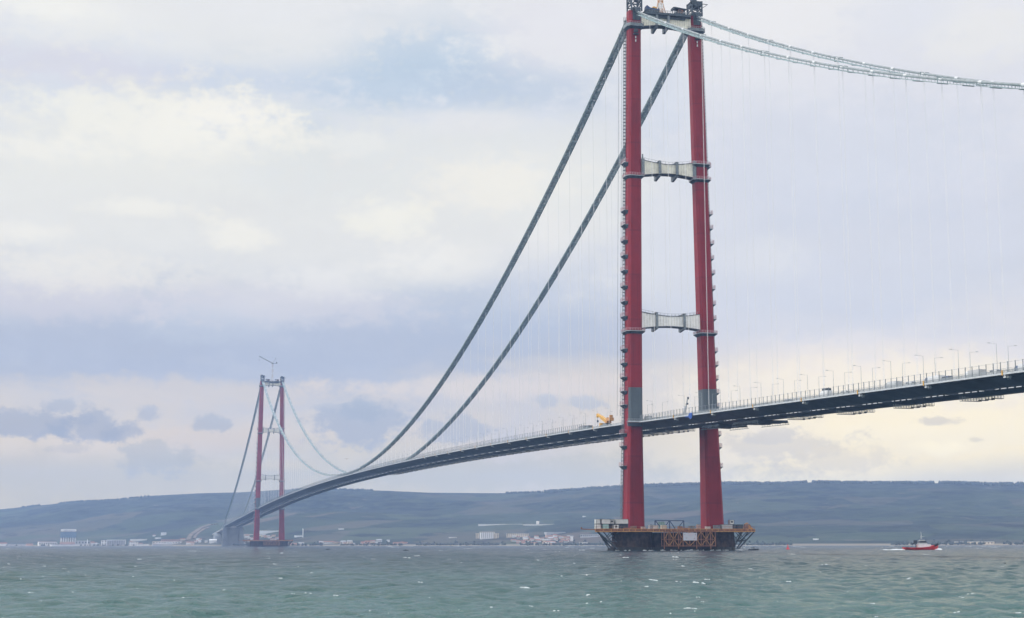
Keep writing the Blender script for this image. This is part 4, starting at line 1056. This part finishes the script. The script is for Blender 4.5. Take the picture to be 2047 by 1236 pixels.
for i in range(3):
    m = MB(); m.box(-7.03, -.85+i*.85, 2.2, .06, .55, 1.2); m.build('window', 'glass_dark', t)
cabin((-4.5, 14.6, DZ(-4, 14)), (4.5, 2.4, 2.4), 'rounded pale box beside the foot of the grey-primed left leg at deck level', 'pale_steel', None, 0, name='storage_box', cat='container')
cabin((112, 14.2, DZ(112, 14)), (9, 2.5, 2.6), 'grey-blue container on the deck left of the yellow crane', 'roof_grey', 'containers on the deck', 0, name='deck_container', cat='container', ribs=True)
cabin((99, 14.6, DZ(99, 14)), (6, 2.4, 2.2), 'dark blue-grey container right behind the yellow crane boom tip', 'grey_steel', 'containers on the deck', 0, name='deck_container', cat='container')
t = thing('tarpaulin', 'bright blue tarpaulin hanging over the deck edge in front of the right leg', 'tarpaulin', (-79, 20.5, deck_z(-79)-.2))
m = MB(); rng = random.Random(4); n = 8
m.loft([[(-4.5+9*i/n, -.05+.2*rng.random(), .9 if i < 4 else -.3), (-4.5+9*i/n, .1+.2*rng.random(), -.6-.3*rng.random()), (-4.5+9*i/n, .22+.2*rng.random(), -.8-1.3*math.exp(-((i-1.5)/1.8)**2)), (-4.5+9*i/n, .32+.2*rng.random(), .6 if i < 4 else -.4)] for i in range(n+1)])
m.build('sheet', 'tarp_blue', t)
def truck(x, y, label, cabm, boxm, L=7.5, H=3.2, rz=0, group='vehicles and gear parked on the side span', dark_top=False):
    t = thing('box_truck', label, 'truck', (x, y, DZ(x, y)), rz, group)
    m = MB(); m.box(0, 0, .75, L+2.0, 2.1, .35); m.build('chassis', 'dark_steel', t)
    m = MB(); m.box(-.9, 0, .95+H/2, L, 2.5, H); m.build('cargo_box', boxm, t)
    if dark_top: m = MB(); m.box(-.9, 0, 1.1+H+.35, L*.7, 2.2, .9); m.build('roof_load', 'dark_steel', t)
    m = MB(); xa = L/2-.8; m.loft([[(xa, -1.2, .9), (xa+2.1, -1.2, .9), (xa+2.1, 1.2, .9), (xa, 1.2, .9)], [(xa, -1.2, 2.0), (xa+2.1, -1.2, 2.0), (xa+2.1, 1.2, 2.0), (xa, 1.2, 2.0)], [(xa, -1.1, 2.9), (xa+1.5, -1.1, 2.9), (xa+1.5, 1.1, 2.9), (xa, 1.1, 2.9)]]); c = m.build('driver_cab', cabm, t)
    m = MB(); m.bar((xa+2.0, 0, 2.05), (xa+1.63, 0, 2.8), 2.0, .1); m.build('windscreen', 'glass_dark', c)
    wheels(t, (-L/2+.4, L/2+.3), 1.05, .48); slope_rot(t, x); return t
def van(x, y, label, bm, group='vehicles and gear parked on the side span'):
    t = thing('parked_van', label, 'van', (x, y, DZ(x, y)), 0, group)
    m = MB(); prof = [(-2.6, .35), (2.5, .35), (2.6, 1.0), (1.9, 1.25), (1.2, 2.05), (-2.5, 2.15), (-2.6, 1.9)]
    m.loft([[(px_, -.95, pz_) for px_, pz_ in prof], [(px_, .95, pz_) for px_, pz_ in prof]]); m.build('body', bm, t)
    m = MB(); m.box(.2, .97, 1.6, 2.2, .03, .5); m.build('side_window', 'glass_dark', t)
    m = MB(); m.box(-2.62, 0, 1.6, .04, 1.5, .6); m.build('rear_window', 'glass_dark', t)
    wheels(t, (-1.6, 1.6), .88, .36); slope_rot(t, x); return t
truck(-203, 9.5, 'tall white box truck with a dark load on its roof, alone on the side span', 'white_paint', 'white_paint', 5.5, 2.6, dark_top=True)
van(-168, 10, 'dark van parked on the side span left of the tall box truck', 'truck_blue')
van(-225, 12, 'white van parked just right of the tall box truck', 'white_paint')
truck(-262, 11, 'pale grey box truck on the side span, second truck from the left', 'wall_grey', 'pale_steel', 6.5, 2.2)
van(-277, 12.5, 'white van between the pale grey truck and the blue truck', 'white_paint')
truck(-290, 10, 'dark blue truck with a white box on the side span', 'truck_blue', 'white_paint', 7.5, 2.3)
van(-303, 13, 'dark van parked just right of the dark blue truck', 'truck_blue')
truck(-318, 11, 'white truck with a grey box near the right edge of the deck', 'white_paint', 'wall_grey', 7.0, 2.2)
van(-333, 13, 'white van near the right edge of the picture on the deck', 'white_paint')
truck(-345, 9, 'dark-cabbed white truck at the right edge of the picture', 'truck_blue', 'white_paint', 8.0, 2.4)
cabin((-120, 12, DZ(-120, 12)), (8, 2.4, 1.4), 'low pale stack of panels on the side span right of the tower', 'pale_steel', None, 0, name='panel_stack', cat='panels')
cabin((-147, 13, DZ(-147, 13)), (10, 2.4, 1.2), 'low grey stack of panels on the side span left of the dark van', 'wall_grey', None, 0, name='panel_stack', cat='panels')

# --- boats, buoy, birds
def water_at(x, y):
    d = ray(x, y); tt = -CZ/d.z; return CX+d.x*tt, CY+d.y*tt
HR = math.atan2(-math.cos(YAW), math.sin(YAW))          # heading that points right across the view
tx, ty = water_at(1840, 1099.6)
t = thing('tugboat', 'red and white tugboat steaming right, throwing white spray at its bow', 'tugboat', (tx, ty, -.05), HR+.12)
secs = [(-9.3, 1.9, 1.45, .9), (-8.6, 2.7, 1.5, .2), (-5, 3.1, 1.35, -.4), (0, 3.2, 1.35, -.5), (4, 3.0, 1.75, -.5), (7, 2.1, 2.45, -.3), (8.8, 1.0, 3.0, .3), (9.7, .12, 3.3, 1.6)]
m = MB(); m.loft([[(x, -b, z), (x, -b*.88, max(k+.6, .3)), (x, -b*.4, k-.3), (x, b*.4, k-.3), (x, b*.88, max(k+.6, .3)), (x, b, z)] for x, b, z, k in secs]); m.build('hull', 'red_hull', t)
m = MB(); ff = [q for q in secs if q[0] > 5]; m.loft([[(x, -b-.12, z-.75), (x, b+.12, z-.75), (x, b+.12, z+.25), (x, -b-.12, z+.25)] for x, b, z, k in ff]); m.build('bow_fender', 'rubber', t)
m = MB(); m.box(1.6, 0, 2.15, 6.4, 4.2, 1.6); m.build('deckhouse', 'white_paint', t)
wh = MB(); wh.loft([[(-1.2, -1.6, 2.95), (3.6, -1.6, 2.95), (3.6, 1.6, 2.95), (-1.2, 1.6, 2.95)], [(-.2, -1.2, 5.2), (2.2, -1.2, 5.2), (2.2, 1.2, 5.2), (-.2, 1.2, 5.2)]]); w_ = wh.build('wheelhouse', 'wall_grey', t)
m = MB(); m.loft([[(-.9, -1.52, 3.7), (3.2, -1.52, 3.7), (3.2, 1.52, 3.7), (-.9, 1.52, 3.7)], [(-.4, -1.3, 4.8), (2.5, -1.3, 4.8), (2.5, 1.3, 4.8), (-.4, 1.3, 4.8)]]); m.build('window_band', 'glass_dark', w_)
m = MB(); m.box(-2.6, -1.0, 4.2, 1.0, .8, 1.6); m.box(-2.6, 1.0, 4.2, 1.0, .8, 1.6); m.bar((-3, 0, 3.4), (-4.8, 0, 3.2), .5); m.build('funnel', 'dark_steel', t)
m = MB(); m.bar((.9, 0, 5.6), (.6, 0, 9.3), .22); m.bar((.8, -1.0, 7.1), (.8, 1.0, 7.1), .14); m.bar((.8, 0, 6.8), (2.4, 0, 6.9), .2); m.bar((.1, 0, 5.6), (.7, 0, 8), .14); m.build('mast', 'pale_steel', t)
m = MB(); m.bar((-9, -2.2, 1.5), (-9, 2.2, 1.5), .12)
for x in (-8.8, -7, -5, -3): m.bar((x, 2.7, 1.4), (x, 2.7, 2.1), .08)
m.bar((-8.8, 2.7, 2.1), (-3, 2.7, 2.1), .08); m.bar((-2.2, 0, 1.3), (-2.4, 0, 3.6), .3); m.build('stern_rail', 'dark_steel', t)
tt_ = MB(); rng = random.Random(2)
def spray(m, cx, cy, L, Wd, h, n=10):
    c, s = math.cos(HR+.12), math.sin(HR+.12); rings = []
    for i in range(n+1):
        q = i/n*2-1; hh = h*(1-q*q)*rng.uniform(.55, 1.2)+.03; wd = Wd*(1-q*q)**.5*rng.uniform(.6, 1.1)+.05
        lx = q*L/2; px_, py_ = cx+lx*c, cy+lx*s
        rings.append([(px_+wd*s, py_-wd*c, -.1), (px_+wd*.4*s, py_-wd*.4*c, hh*.8), (px_-wd*.3*s, py_+wd*.3*c, hh), (px_-wd*s, py_+wd*c, -.1)])
    m.loft(rings, cap=False, closed=False)
c_, s_ = math.cos(HR+.12), math.sin(HR+.12)
for dx, L, Wd, h in ((9.8, 4.2, 2.6, 1.0), (7.8, 3.4, 3.2, .75), (-13.5, 7.0, 1.6, .55), (-9.6, 4.4, 2.4, .5), (-18, 4.0, 1.2, .35), (1.0, 9.0, 3.6, .28)): spray(tt_, tx+dx*c_, ty+dx*s_, L, Wd, h)
tag(tt_.build('bow_wave', 'foam_white', smooth=True), 'white bow wave and wake round the red tugboat', 'foam', kind='stuff')
bx, by = water_at(1506, 1100.6)
t = thing('workboat', 'small dark workboat with a low cabin right of the near tower foot', 'boat', (bx, by, 0), HR+.2)
m = MB(); m.loft([[(x, -b, z), (x, -b*.6, -.2), (x, b*.6, -.2), (x, b, z)] for x, b, z in ((-2.6, .8, .6), (-1, 1.0, .6), (1, .95, .7), (2.3, .5, .85), (2.9, .05, 1.0))]); m.build('hull', 'black_hull', t)
m = MB(); m.loft([[(-1.4, -.7, .6), (1.0, -.7, .6), (1.0, .7, .6), (-1.4, .7, .6)], [(-1.0, -.6, 1.55), (.4, -.6, 1.55), (.4, .6, 1.55), (-1.0, .6, 1.55)]]); m.build('cabin', 'grey_steel', t)
m = MB(); m.box(-.3, 0, 1.6, 1.7, 1.3, .1); m.build('cabin_roof', 'black_hull', t)
def smallboat(x, y, label, k=1.0):
    X, Y = water_at(x, y); t = thing('fishing_boat', label, 'boat', (X, Y, 0), HR+random.uniform(-.3, .3))
    m = MB(); m.loft([[(a*k, -b*k, z*k), (a*k, -b*.5*k, -.2), (a*k, b*.5*k, -.2), (a*k, b*k, z*k)] for a, b, z in ((-1.5, .5, .4), (0, .65, .38), (1.1, .4, .5), (1.7, .04, .65))]); m.build('hull', 'black_hull', t)
    m = MB(); m.loft([[(-.5*k, -.25*k, .3*k), (.2*k, -.25*k, .3*k), (.2*k, .25*k, .3*k), (-.5*k, .25*k, .3*k)], [(-.3*k, -.15*k, 1.1*k), (0, -.15*k, 1.1*k), (0, .15*k, 1.1*k), (-.3*k, .15*k, 1.1*k)]]); m.build('cabin', 'black_hull', t)
smallboat(811, 1101.5, 'tiny dark fishing boat on open water below the lowest dip of the cables', .85)
smallboat(655, 1099.3, 'tiny dark fishing boat off the shore right of the distant tower', .8)
bx, by = water_at(1575, 1098.6)
t = thing('buoy', 'red conical navigation buoy on the water between the near tower and the tugboat', 'buoy', (bx, by, 0))
m = MB(); m.tube([(0, 0, -.3), (0, 0, .5), (0, 0, .8)], [1.1, 1.1, .6], 12); m.build('float', 'red_buoy', t)
m = MB(); m.tube([(0, 0, .8), (0, 0, 2.3)], [.55, .16], 8); m.build('tower', 'red_buoy', t)
m = MB(); m.tube([(0, 0, 2.3), (0, 0, 2.9)], [.22, .2], 8); m.build('top_mark', 'red_buoy', t)
def bird(loc, rz, label, mt, k=1.0):
    t = MB(); t.tube([(-.22*k, 0, 0), (-.1*k, 0, .01*k), (.08*k, 0, .02*k), (.2*k, 0, .03*k), (.27*k, 0, .04*k)], [.01*k, .06*k, .07*k, .04*k, .01*k], 8)
    for s in (-1, 1): t.loft([[(-.06*k, 0, .02*k), (.08*k, 0, .02*k), (.08*k, 0, .045*k), (-.06*k, 0, .04*k)], [(-.04*k, s*.25*k, .10*k), (.08*k, s*.25*k, .10*k), (.08*k, s*.25*k, .115*k), (-.04*k, s*.25*k, .115*k)], [(-.05*k, s*.55*k, .05*k), (-.02*k, s*.55*k, .05*k), (-.02*k, s*.55*k, .06*k), (-.05*k, s*.55*k, .06*k)]])
    o = t.build('seabird', mt, smooth=True, loc=loc, rz=rz); tag(o, label, 'bird'); return o
d = ray(693, 918).normalized(); bird((CX+d.x*330, CY+d.y*330, CZ+d.z*330), YAW, 'dark seabird gliding just above the lowest dip of the cables', 'bird_dark')
X, Y = water_at(2009, 1133); o = bird((X, Y, .45), YAW-1.0, 'dark seabird skimming the water at the right edge of the picture', 'bird_dark', 1.0)
X, Y = water_at(1173, 1156); bird((X, Y, .30), YAW, 'white gull with raised wings low over the water left of the near tower', 'bird_white', .9)

# ================================================================== the far shore
FS = [0]
def house(x, y, w, h, wallm, roofm, label, cat='house', group=None, name='house', roof='gable', wins=0, floors=1, depth=None):
    X, Y, Z, r, b = ground_hit(x, y); k = r/FPX*(1.3 if group else 1.08); Wm, Hm = w*k, h*k; D = depth or max(6, min(Wm*.6, 22))
    rng = random.Random(int(x*7+y)); rz = YAW-b+rng.uniform(-.25, .25)
    t = tag(empty(name, (X, Y, Z-.3), rz), label, cat, group)
    hw = Hm*(.68 if roof == 'gable' else .94)
    m = MB(); m.box(0, 0, hw/2-1.5, D, Wm, hw+3); m.build('wall', wallm, t)
    m = MB()
    if roof == 'gable': m.loft([[(-D/2-.5, -Wm/2-.4, hw), (D/2+.5, -Wm/2-.4, hw), (D/2+.5, -Wm/2-.4, hw+.25), (0, -Wm/2-.4, Hm), (-D/2-.5, -Wm/2-.4, hw+.25)], [(-D/2-.5, Wm/2+.4, hw), (D/2+.5, Wm/2+.4, hw), (D/2+.5, Wm/2+.4, hw+.25), (0, Wm/2+.4, Hm), (-D/2-.5, Wm/2+.4, hw+.25)]])
    else: m.box(0, 0, hw+Hm*.03, D+.8, Wm+.8, Hm*.06+.2)
    m.build('roof', roofm, t)
    for f in range(floors):
        for i in range(wins):
            m = MB(); m.box(-D/2-.06, -Wm/2+Wm*(i+.5)/wins, hw*(f+.55)/floors, .12, Wm/wins*.42, hw/floors*.42); m.build('window', 'glass_dark', t)
    return t
H = house
H(6, 1091.5, 13, 6, 'wall_white', 'roof_red', 'white house with a red roof on the far shore at the left edge')
H(35, 1091.3, 34, 3.6, 'wall_grey', 'roof_grey', 'long low grey shed on the far shore near the left edge', 'shed', name='shed', roof='flat')
H(59, 1091.3, 11, 4, 'wall_pink', 'roof_red', 'small pinkish shed right of the long low grey one', 'shed', name='shed')
H(94, 1091, 30, 7, 'wall_white', 'wall_pink', 'pale pinkish warehouse left of the blue-banded silo building', 'warehouse', name='warehouse', roof='flat', wins=8)
# silo tower block
X, Y, Z, r, b = ground_hit(136, 1089); k = r/FPX*1.02
t = tag(empty('silo_building', (X, Y, Z), YAW-b), 'tall factory building with a blue band, white silos and a white top frame', 'factory')
m = MB(); m.box(0, 0, 3*k/2, 18, 30*k, 7*k); m.build('base_block', 'wall_pink', t)
for i in range(7):
    m = MB(); yy = (-13+i*26/6)*k*.97; m.tube([(0, yy, 3.2*k), (0, yy, 12.6*k)], 1.55*k*.8, 10); m.build('silo', 'white_paint', t)
m = MB(); m.box(1, 0, 17.8*k, 16, 29*k, 10.2*k); m.build('blue_band', 'blue_wall', t)
m = MB(); m.box(1, 0, 26.3*k, 15, 28*k, 4.2*k); m.build('top_frame', 'wall_white', t)
m = MB(); m.box(-6.6, -2*k, 26.3*k, .4, 20*k, 1.4*k); m.build('window_strip', 'wall_grey', t)
H(165, 1089, 26, 7, 'wall_grey', 'roof_grey', 'grey factory annex just right of the blue-banded silo building', 'factory', name='annex', roof='flat', wins=5)
H(150, 1091.6, 84, 3, 'wall_white', 'roof_grey', 'very long low white quay building in front of the silo building', 'warehouse', name='quay_building', roof='flat')
X, Y, Z, r, b = ground_hit(174.5, 1090.5); k = r/FPX
m = MB(); m.tube([(0, 0, -2), (0, 0, 11*k)], [1.3*k*.8, 1.0*k*.7], 10); o = m.build('chimney', 'white_paint', loc=(X, Y, Z)); tag(o, 'slim white chimney on the far shore right of the silo building', 'chimney')
# open white frame building
X, Y, Z, r, b = ground_hit(232, 1091); k = r/FPX*1.02
t = tag(empty('frame_building', (X, Y, Z), YAW-b), 'white open-framed building with glazed bays on the far shore', 'building')
m = MB(); m.box(3, 0, 4.6*k, 12, 33*k, 9.2*k); m.build('wall', 'roof_grey', t)
m = MB(); m.box(-4.5, 0, 10.2*k, 5, 35.5*k, 1.3*k); m.build('roof', 'white_paint', t)
for i in range(9):
    m = MB(); m.box(-5, (-17+i*34/8)*k, 4.8*k, 2.0, (1.5 if i in (0, 8) else .6)*k, 9.8*k); m.build('pillar', 'white_paint', t)
H(212, 1090, 16, 9, 'wall_white', 'roof_grey', 'white block touching the left of the open-framed building', 'building', roof='flat', name='office_block', wins=3, floors=2)
H(190, 1091, 14, 4, 'wall_grey', 'roof_grey', 'small grey shed between the chimney and the open-framed building', 'shed', name='shed')
H(267, 1091, 15, 7, 'wall_white', 'roof_grey', 'white two-storey house right of the open-framed building', 'house', roof='flat', wins=5, floors=2)
H(277, 1081, 29, 3, 'wall_white', 'white_paint', 'long white roofed hall higher up behind the shore', 'hall', name='hall', roof='flat')
H(286, 1091.5, 20, 3.6, 'wall_white', 'roof_grey', 'low white shed on the waterline left of the pink stepped buildings', 'shed', name='shed', roof='flat')
H(341, 1083, 33, 4, 'wall_pink', 'roof_red', 'upper pinkish terrace building with a dark red roof', 'building', name='terrace_building', roof='flat', wins=9)
H(335, 1087.5, 50, 4.5, 'wall_white', 'wall_pink', 'middle pale terrace building of the stepped pinkish group', 'building', name='terrace_building', roof='flat', wins=10)
H(325, 1091.5, 36, 3.6, 'wall_grey', 'roof_grey', 'low grey terrace building at the water of the stepped group', 'building', name='terrace_building', roof='flat')
H(327, 1070.5, 9, 5, 'wall_white', 'roof_grey', 'white house alone on the slope above the stepped pinkish buildings')
H(308, 1072.5, 5, 3, 'wall_white', 'roof_red', 'tiny white house on the slope left of the lone white house')
H(316, 1077.5, 10, 2.5, 'wall_white', 'roof_grey', 'low white shed on the slope above the stepped buildings', 'shed', name='shed')
H(380, 1088.5, 14, 5, 'wall_white', 'roof_red', 'white building with a red roof left of the cable anchorage')
H(365, 1081, 9, 4, 'wall_cream', 'roof_red', 'cream house below the bend of the earth road')
H(426, 1086, 13, 7, 'wall_white', 'white_paint', 'white pointed shed beside the distant cable anchorage', 'shed', name='shed')
H(412, 1085, 5, 4, 'wall_white', 'roof_grey', 'small white shed left of the distant cable anchorage', 'shed', name='shed')
H(538, 1065.5, 34, 3.8, 'white_paint', 'white_paint', 'long white hall on the slope seen between the distant tower legs', 'hall', name='hall', roof='flat')
H(493, 1070.5, 24, 2.4, 'wall_white', 'wall_white', 'long white hall on the slope left of the distant tower', 'hall', name='hall', roof='flat')
H(524, 1071, 12, 2.4, 'wall_white', 'roof_grey', 'short white hall on the slope behind the left distant leg', 'hall', name='hall', roof='flat')
H(597, 1074, 14, 3, 'white_paint', 'roof_grey', 'white low building at the foot of the white tower mast', 'building', name='low_building', roof='flat')
X, Y, Z, r, b = ground_hit(605.5, 1075); k = r/FPX
m = MB(); m.tube([(0, 0, -2), (0, 0, 17*k)], .85*k, 8); m.box(0, 0, 16*k, 2.4*k, 2.4*k, 1.2*k); o = m.build('white_tower', 'white_paint', loc=(X, Y, Z)); tag(o, 'slim white tower on the slope right of the distant bridge tower', 'tower')
H(682, 1059.5, 10, 1.8, 'white_paint', 'white_paint', 'lone bright white shed up the slope above the shore houses', 'shed', name='shed', roof='flat')
H(657, 1087, 18, 4.6, 'wall_white', 'roof_red', 'long white shore house, leftmost of the shore row right of the distant tower', wins=5)
H(686, 1088, 9, 6.5, 'wall_white', 'roof_grey', 'white gabled shore house, left one of the bright pair', wins=2)
H(699, 1088.5, 9, 7.5, 'wall_cream', 'roof_grey', 'cream two-storey shore house, right one of the bright pair', wins=2, floors=2)
H(671, 1087, 9, 3.6, 'wall_cream', 'roof_red', 'low cream house between the long white house and the bright pair')
H(725, 1088, 7, 5, 'wall_white', 'roof_red', 'white shore house left of the reddish cluster')
H(735, 1087, 10, 5.5, 'wall_pink', 'roof_red', 'reddish shore house in the middle cluster', wins=2)
H(745, 1086, 9, 5, 'wall_cream', 'roof_red', 'cream shore house with a red roof right of the reddish one')
H(758, 1084, 10, 5.5, 'wall_grey', 'roof_grey', 'pale round-roofed building standing apart on the shore', 'building', name='domed_building')
H(776, 1084, 5, 4.5, 'wall_white', 'roof_grey', 'small white house right of the pale round-roofed building')
H(800, 1087, 26, 3, 'wall_pink', 'roof_red', 'row of low reddish houses right of the shore cluster', 'house row', name='house_row')
H(905, 1075.5, 14, 1.6, 'wall_white', 'white_paint', 'thin white shed in the fields left of the big white hotel', 'shed', name='shed', roof='flat')
# hotel
H(974, 1077, 26, 12.5, 'wall_white', 'wall_cream', 'big cream-white hotel block, central tallest wing', 'hotel', name='hotel', roof='flat', wins=7, floors=5)
H(956, 1077, 9, 9.5, 'wall_cream', 'wall_cream', 'lower left wing of the big cream-white hotel', 'hotel', name='hotel', roof='flat', wins=2, floors=4)
H(992, 1077, 9, 9.5, 'wall_cream', 'wall_cream', 'lower right wing of the big cream-white hotel', 'hotel', name='hotel', roof='flat', wins=2, floors=4)
H(1035, 1073.5, 38, 6.5, 'wall_cream', 'roof_grey', 'long cream apartment row right of the big hotel', 'apartments', name='apartment_row', roof='flat', wins=10, floors=2)
H(1109, 1066.8, 35, 2.6, 'wall_grey', 'white_paint', 'long pale grey hall above the village', 'hall', name='hall', roof='flat')
H(1105, 1074, 26, 4, 'wall_pink', 'roof_grey', 'pinkish hall below the long pale grey hall', 'hall', name='hall', roof='flat')
H(1180, 1074, 34, 5, 'wall_grey', 'wall_grey', 'long pale building above the shore just left of the orange platform', 'building', name='long_building', roof='flat', wins=9)
H(1143, 1082, 5, 10, 'wall_white', 'roof_grey', 'narrow pale tower house right of the village', 'house', roof='flat')
H(1166, 1089, 14, 5, 'wall_white', 'roof_grey', 'white building by the water left of the orange platform', 'building', name='shore_building', roof='flat', wins=4)
H(1100, 1088.5, 17, 6, 'wall_white', 'roof_red', 'white gabled boathouse at the water below the village', 'boathouse', name='boathouse', wins=4)
H(1075, 1050, 4.5, 7, 'wall_white', 'wall_white', 'small pale water tower on the white terrace up the slope', 'tower', name='water_tower', roof='flat')
H(1078, 1050.5, 60, 2.2, 'wall_white', 'wall_cream', 'right half of the long white terrace of low buildings up the slope', 'greenhouses', name='greenhouse_row', roof='flat')
H(1000, 1049.5, 80, 1.6, 'wall_white', 'wall_grey', 'left half of the long white terrace of low buildings up the slope', 'greenhouses', name='greenhouse_row', roof='flat')
H(1631, 1079.5, 9, 2.4, 'white_paint', 'white_paint', 'lone small white shed on the far shore right of the near tower', 'shed', name='shed', roof='flat')
H(1948, 1088, 66, 4.5, 'wall_cream', 'white_paint', 'long tan greenhouse block on the far shore near the right edge', 'greenhouse', name='greenhouse', roof='flat', wins=12)
H(1168, 1034, 5, 2, 'white_paint', 'white_paint', 'tiny white shed high on the hillside left of the near tower', 'shed', name='shed', roof='flat')
H(585, 1090, 14, 4, 'wall_pink', 'roof_red', 'low pinkish house behind the right end of the distant platform')
H(602, 1088, 10, 3.5, 'wall_white', 'roof_grey', 'low white house right of the distant platform')
# villages of small houses nothing tells apart
rng = random.Random(21)
def cluster(n, x0, x1, y0, y1, label, group, wmin=4, wmax=9):
    for i in range(n):
        x, y = rng.uniform(x0, x1), rng.uniform(y0, y1); w_ = rng.uniform(wmin, wmax)
        H(x, y, w_, w_*rng.uniform(.5, .8), rng.choice(['wall_white', 'wall_white', 'wall_cream', 'wall_pink', 'wall_grey']), rng.choice(['roof_red', 'roof_red', 'roof_grey']), label, 'house', group)
cluster(52, 1016, 1138, 1074, 1089.5, 'small pale house packed in the hillside village between the hotel and the orange platform', 'houses of the hillside village', 3.5, 7)
cluster(20, 468, 512, 1074, 1090, 'small pale house in the shore hamlet just left of the distant tower', 'houses left of the distant tower', 3, 7)
cluster(10, 520, 560, 1073, 1084, 'small pale house in the hamlet seen between the distant tower legs', 'houses between the distant legs', 3, 6)
cluster(10, 384, 404, 1076, 1091, 'small pale house left of the distant cable anchorage', 'houses by the anchorage', 3, 5)
cluster(16, 100, 380, 1086, 1091, 'small pale house among the factories on the left far shore', 'houses among the factories', 3, 6)
cluster(16, 640, 810, 1085, 1090, 'small pale house in the thin shore row right of the distant tower', 'houses in the shore row', 3, 5)

# earth road climbing from the bridge end
def road(pts, wd, name, mt):
    P = []
    for (x0, y0), (x1, y1) in zip(pts, pts[1:]):
        for i in range(6): P.append(ground_hit(x0+(x1-x0)*i/6, y0+(y1-y0)*i/6)[:3])
    m = MB(); rings = []
    for i, p in enumerate(P):
        a, b = P[max(0, i-1)], P[min(len(P)-1, i+1)]; d = Vector((b[0]-a[0], b[1]-a[1], 0)).normalized(); n = Vector((-d.y, d.x, 0))*wd/2
        rings.append([(p[0]-n.x, p[1]-n.y, p[2]-2), (p[0]+n.x, p[1]+n.y, p[2]-2), (p[0]+n.x, p[1]+n.y, p[2]+2.2), (p[0]-n.x, p[1]-n.y, p[2]+2.2)])
    m.loft(rings); o = m.build(name, mt); o['kind'] = 'structure'
road([(376, 1081), (380, 1073), (388, 1066), (398, 1059), (408, 1054), (420, 1050), (436, 1048.5)], 11, 'road', 'sand')
road([(388, 1078), (391, 1072), (398, 1065), (408, 1059), (420, 1055)], 7, 'road', 'sand')

# woods: shoreline trees and the wooded crest on the right
def wood():
    m = MB(); rng = random.Random(8)
    base = []
    for i in range(5):
        a = 2*math.pi*i/5; base.append((math.cos(a), math.sin(a)))
    def crown(x, y, z, r):
        n = 6; rings = []
        for q, rr in ((0, .45), (.3, 1.0), (.65, .85), (1.0, .25)):
            rings.append([(x+r*rr*rng.uniform(.7, 1.2)*math.cos(2*math.pi*j/n), y+r*rr*rng.uniform(.7, 1.2)*math.sin(2*math.pi*j/n), z+r*1.9*q*rng.uniform(.85, 1.15)) for j in range(n)])
        m.loft(rings)
    for i in range(2200):
        b = rng.uniform(-.38, .38); rs = interp(b, SHORE); r = rs+rng.uniform(14, 45)+rng.random()**4*160
        if abs(math.sin(b*31)+.6*math.sin(b*77)) < .35: continue
        x, y = gxy(r, b); crown(x, y, ground(r, b)-.5, rng.uniform(1.0, 2.6))
    for i in range(2600):
        b = rng.uniform(.02, .40); rs = interp(b, SHORE); r = rs+2300+rng.uniform(-160, 30)
        xp = b
        if min(abs(b+az_of(1622)), abs(b+az_of(1877))) < .0016: continue
        x, y = gxy(r, b); crown(x, y, ground(r, b)-1.0, rng.uniform(3.0, 5.0))
    for i in range(1500):
        b = rng.uniform(-.36, .02); rs = interp(b, SHORE); r = rs+2300+rng.uniform(-120, 20)
        if math.sin(b*43)+.5*math.sin(b*101+1) < .1: continue
        x, y = gxy(r, b); crown(x, y, ground(r, b)-1.0, rng.uniform(2.0, 3.6))
    o = m.build('wood', 'leaf_dark'); tag(o, 'dark woods along the far shoreline and the crest of the hills', 'woods', kind='stuff')
mat('leaf_dark', (.05, .065, .055), .95, 0, .35, .05)
wood()

# ================================================================== haze
m = MB(); m.box(1000, 0, 192, 14600, 13600, 428)
hz = m.build('haze', 'white_paint'); hz['kind'] = 'stuff'; hz['label'] = 'thin bluish haze over the strait'
hm = bpy.data.materials.new('haze_air'); hm.use_nodes = True; t = NT(hm.node_tree); t.nt.nodes.clear()
o = t.n('ShaderNodeOutputMaterial'); pvn = t.n('ShaderNodeVolumePrincipled'); t.put(o.inputs['Volume'], pvn.outputs[0])
pvn.inputs['Density'].default_value = HAZE_D; pvn.inputs['Color'].default_value = (.43, .61, 1.0, 1); pvn.inputs['Anisotropy'].default_value = 0.0
hz.data.materials.clear(); hz.data.materials.append(hm)
hz.data.update()
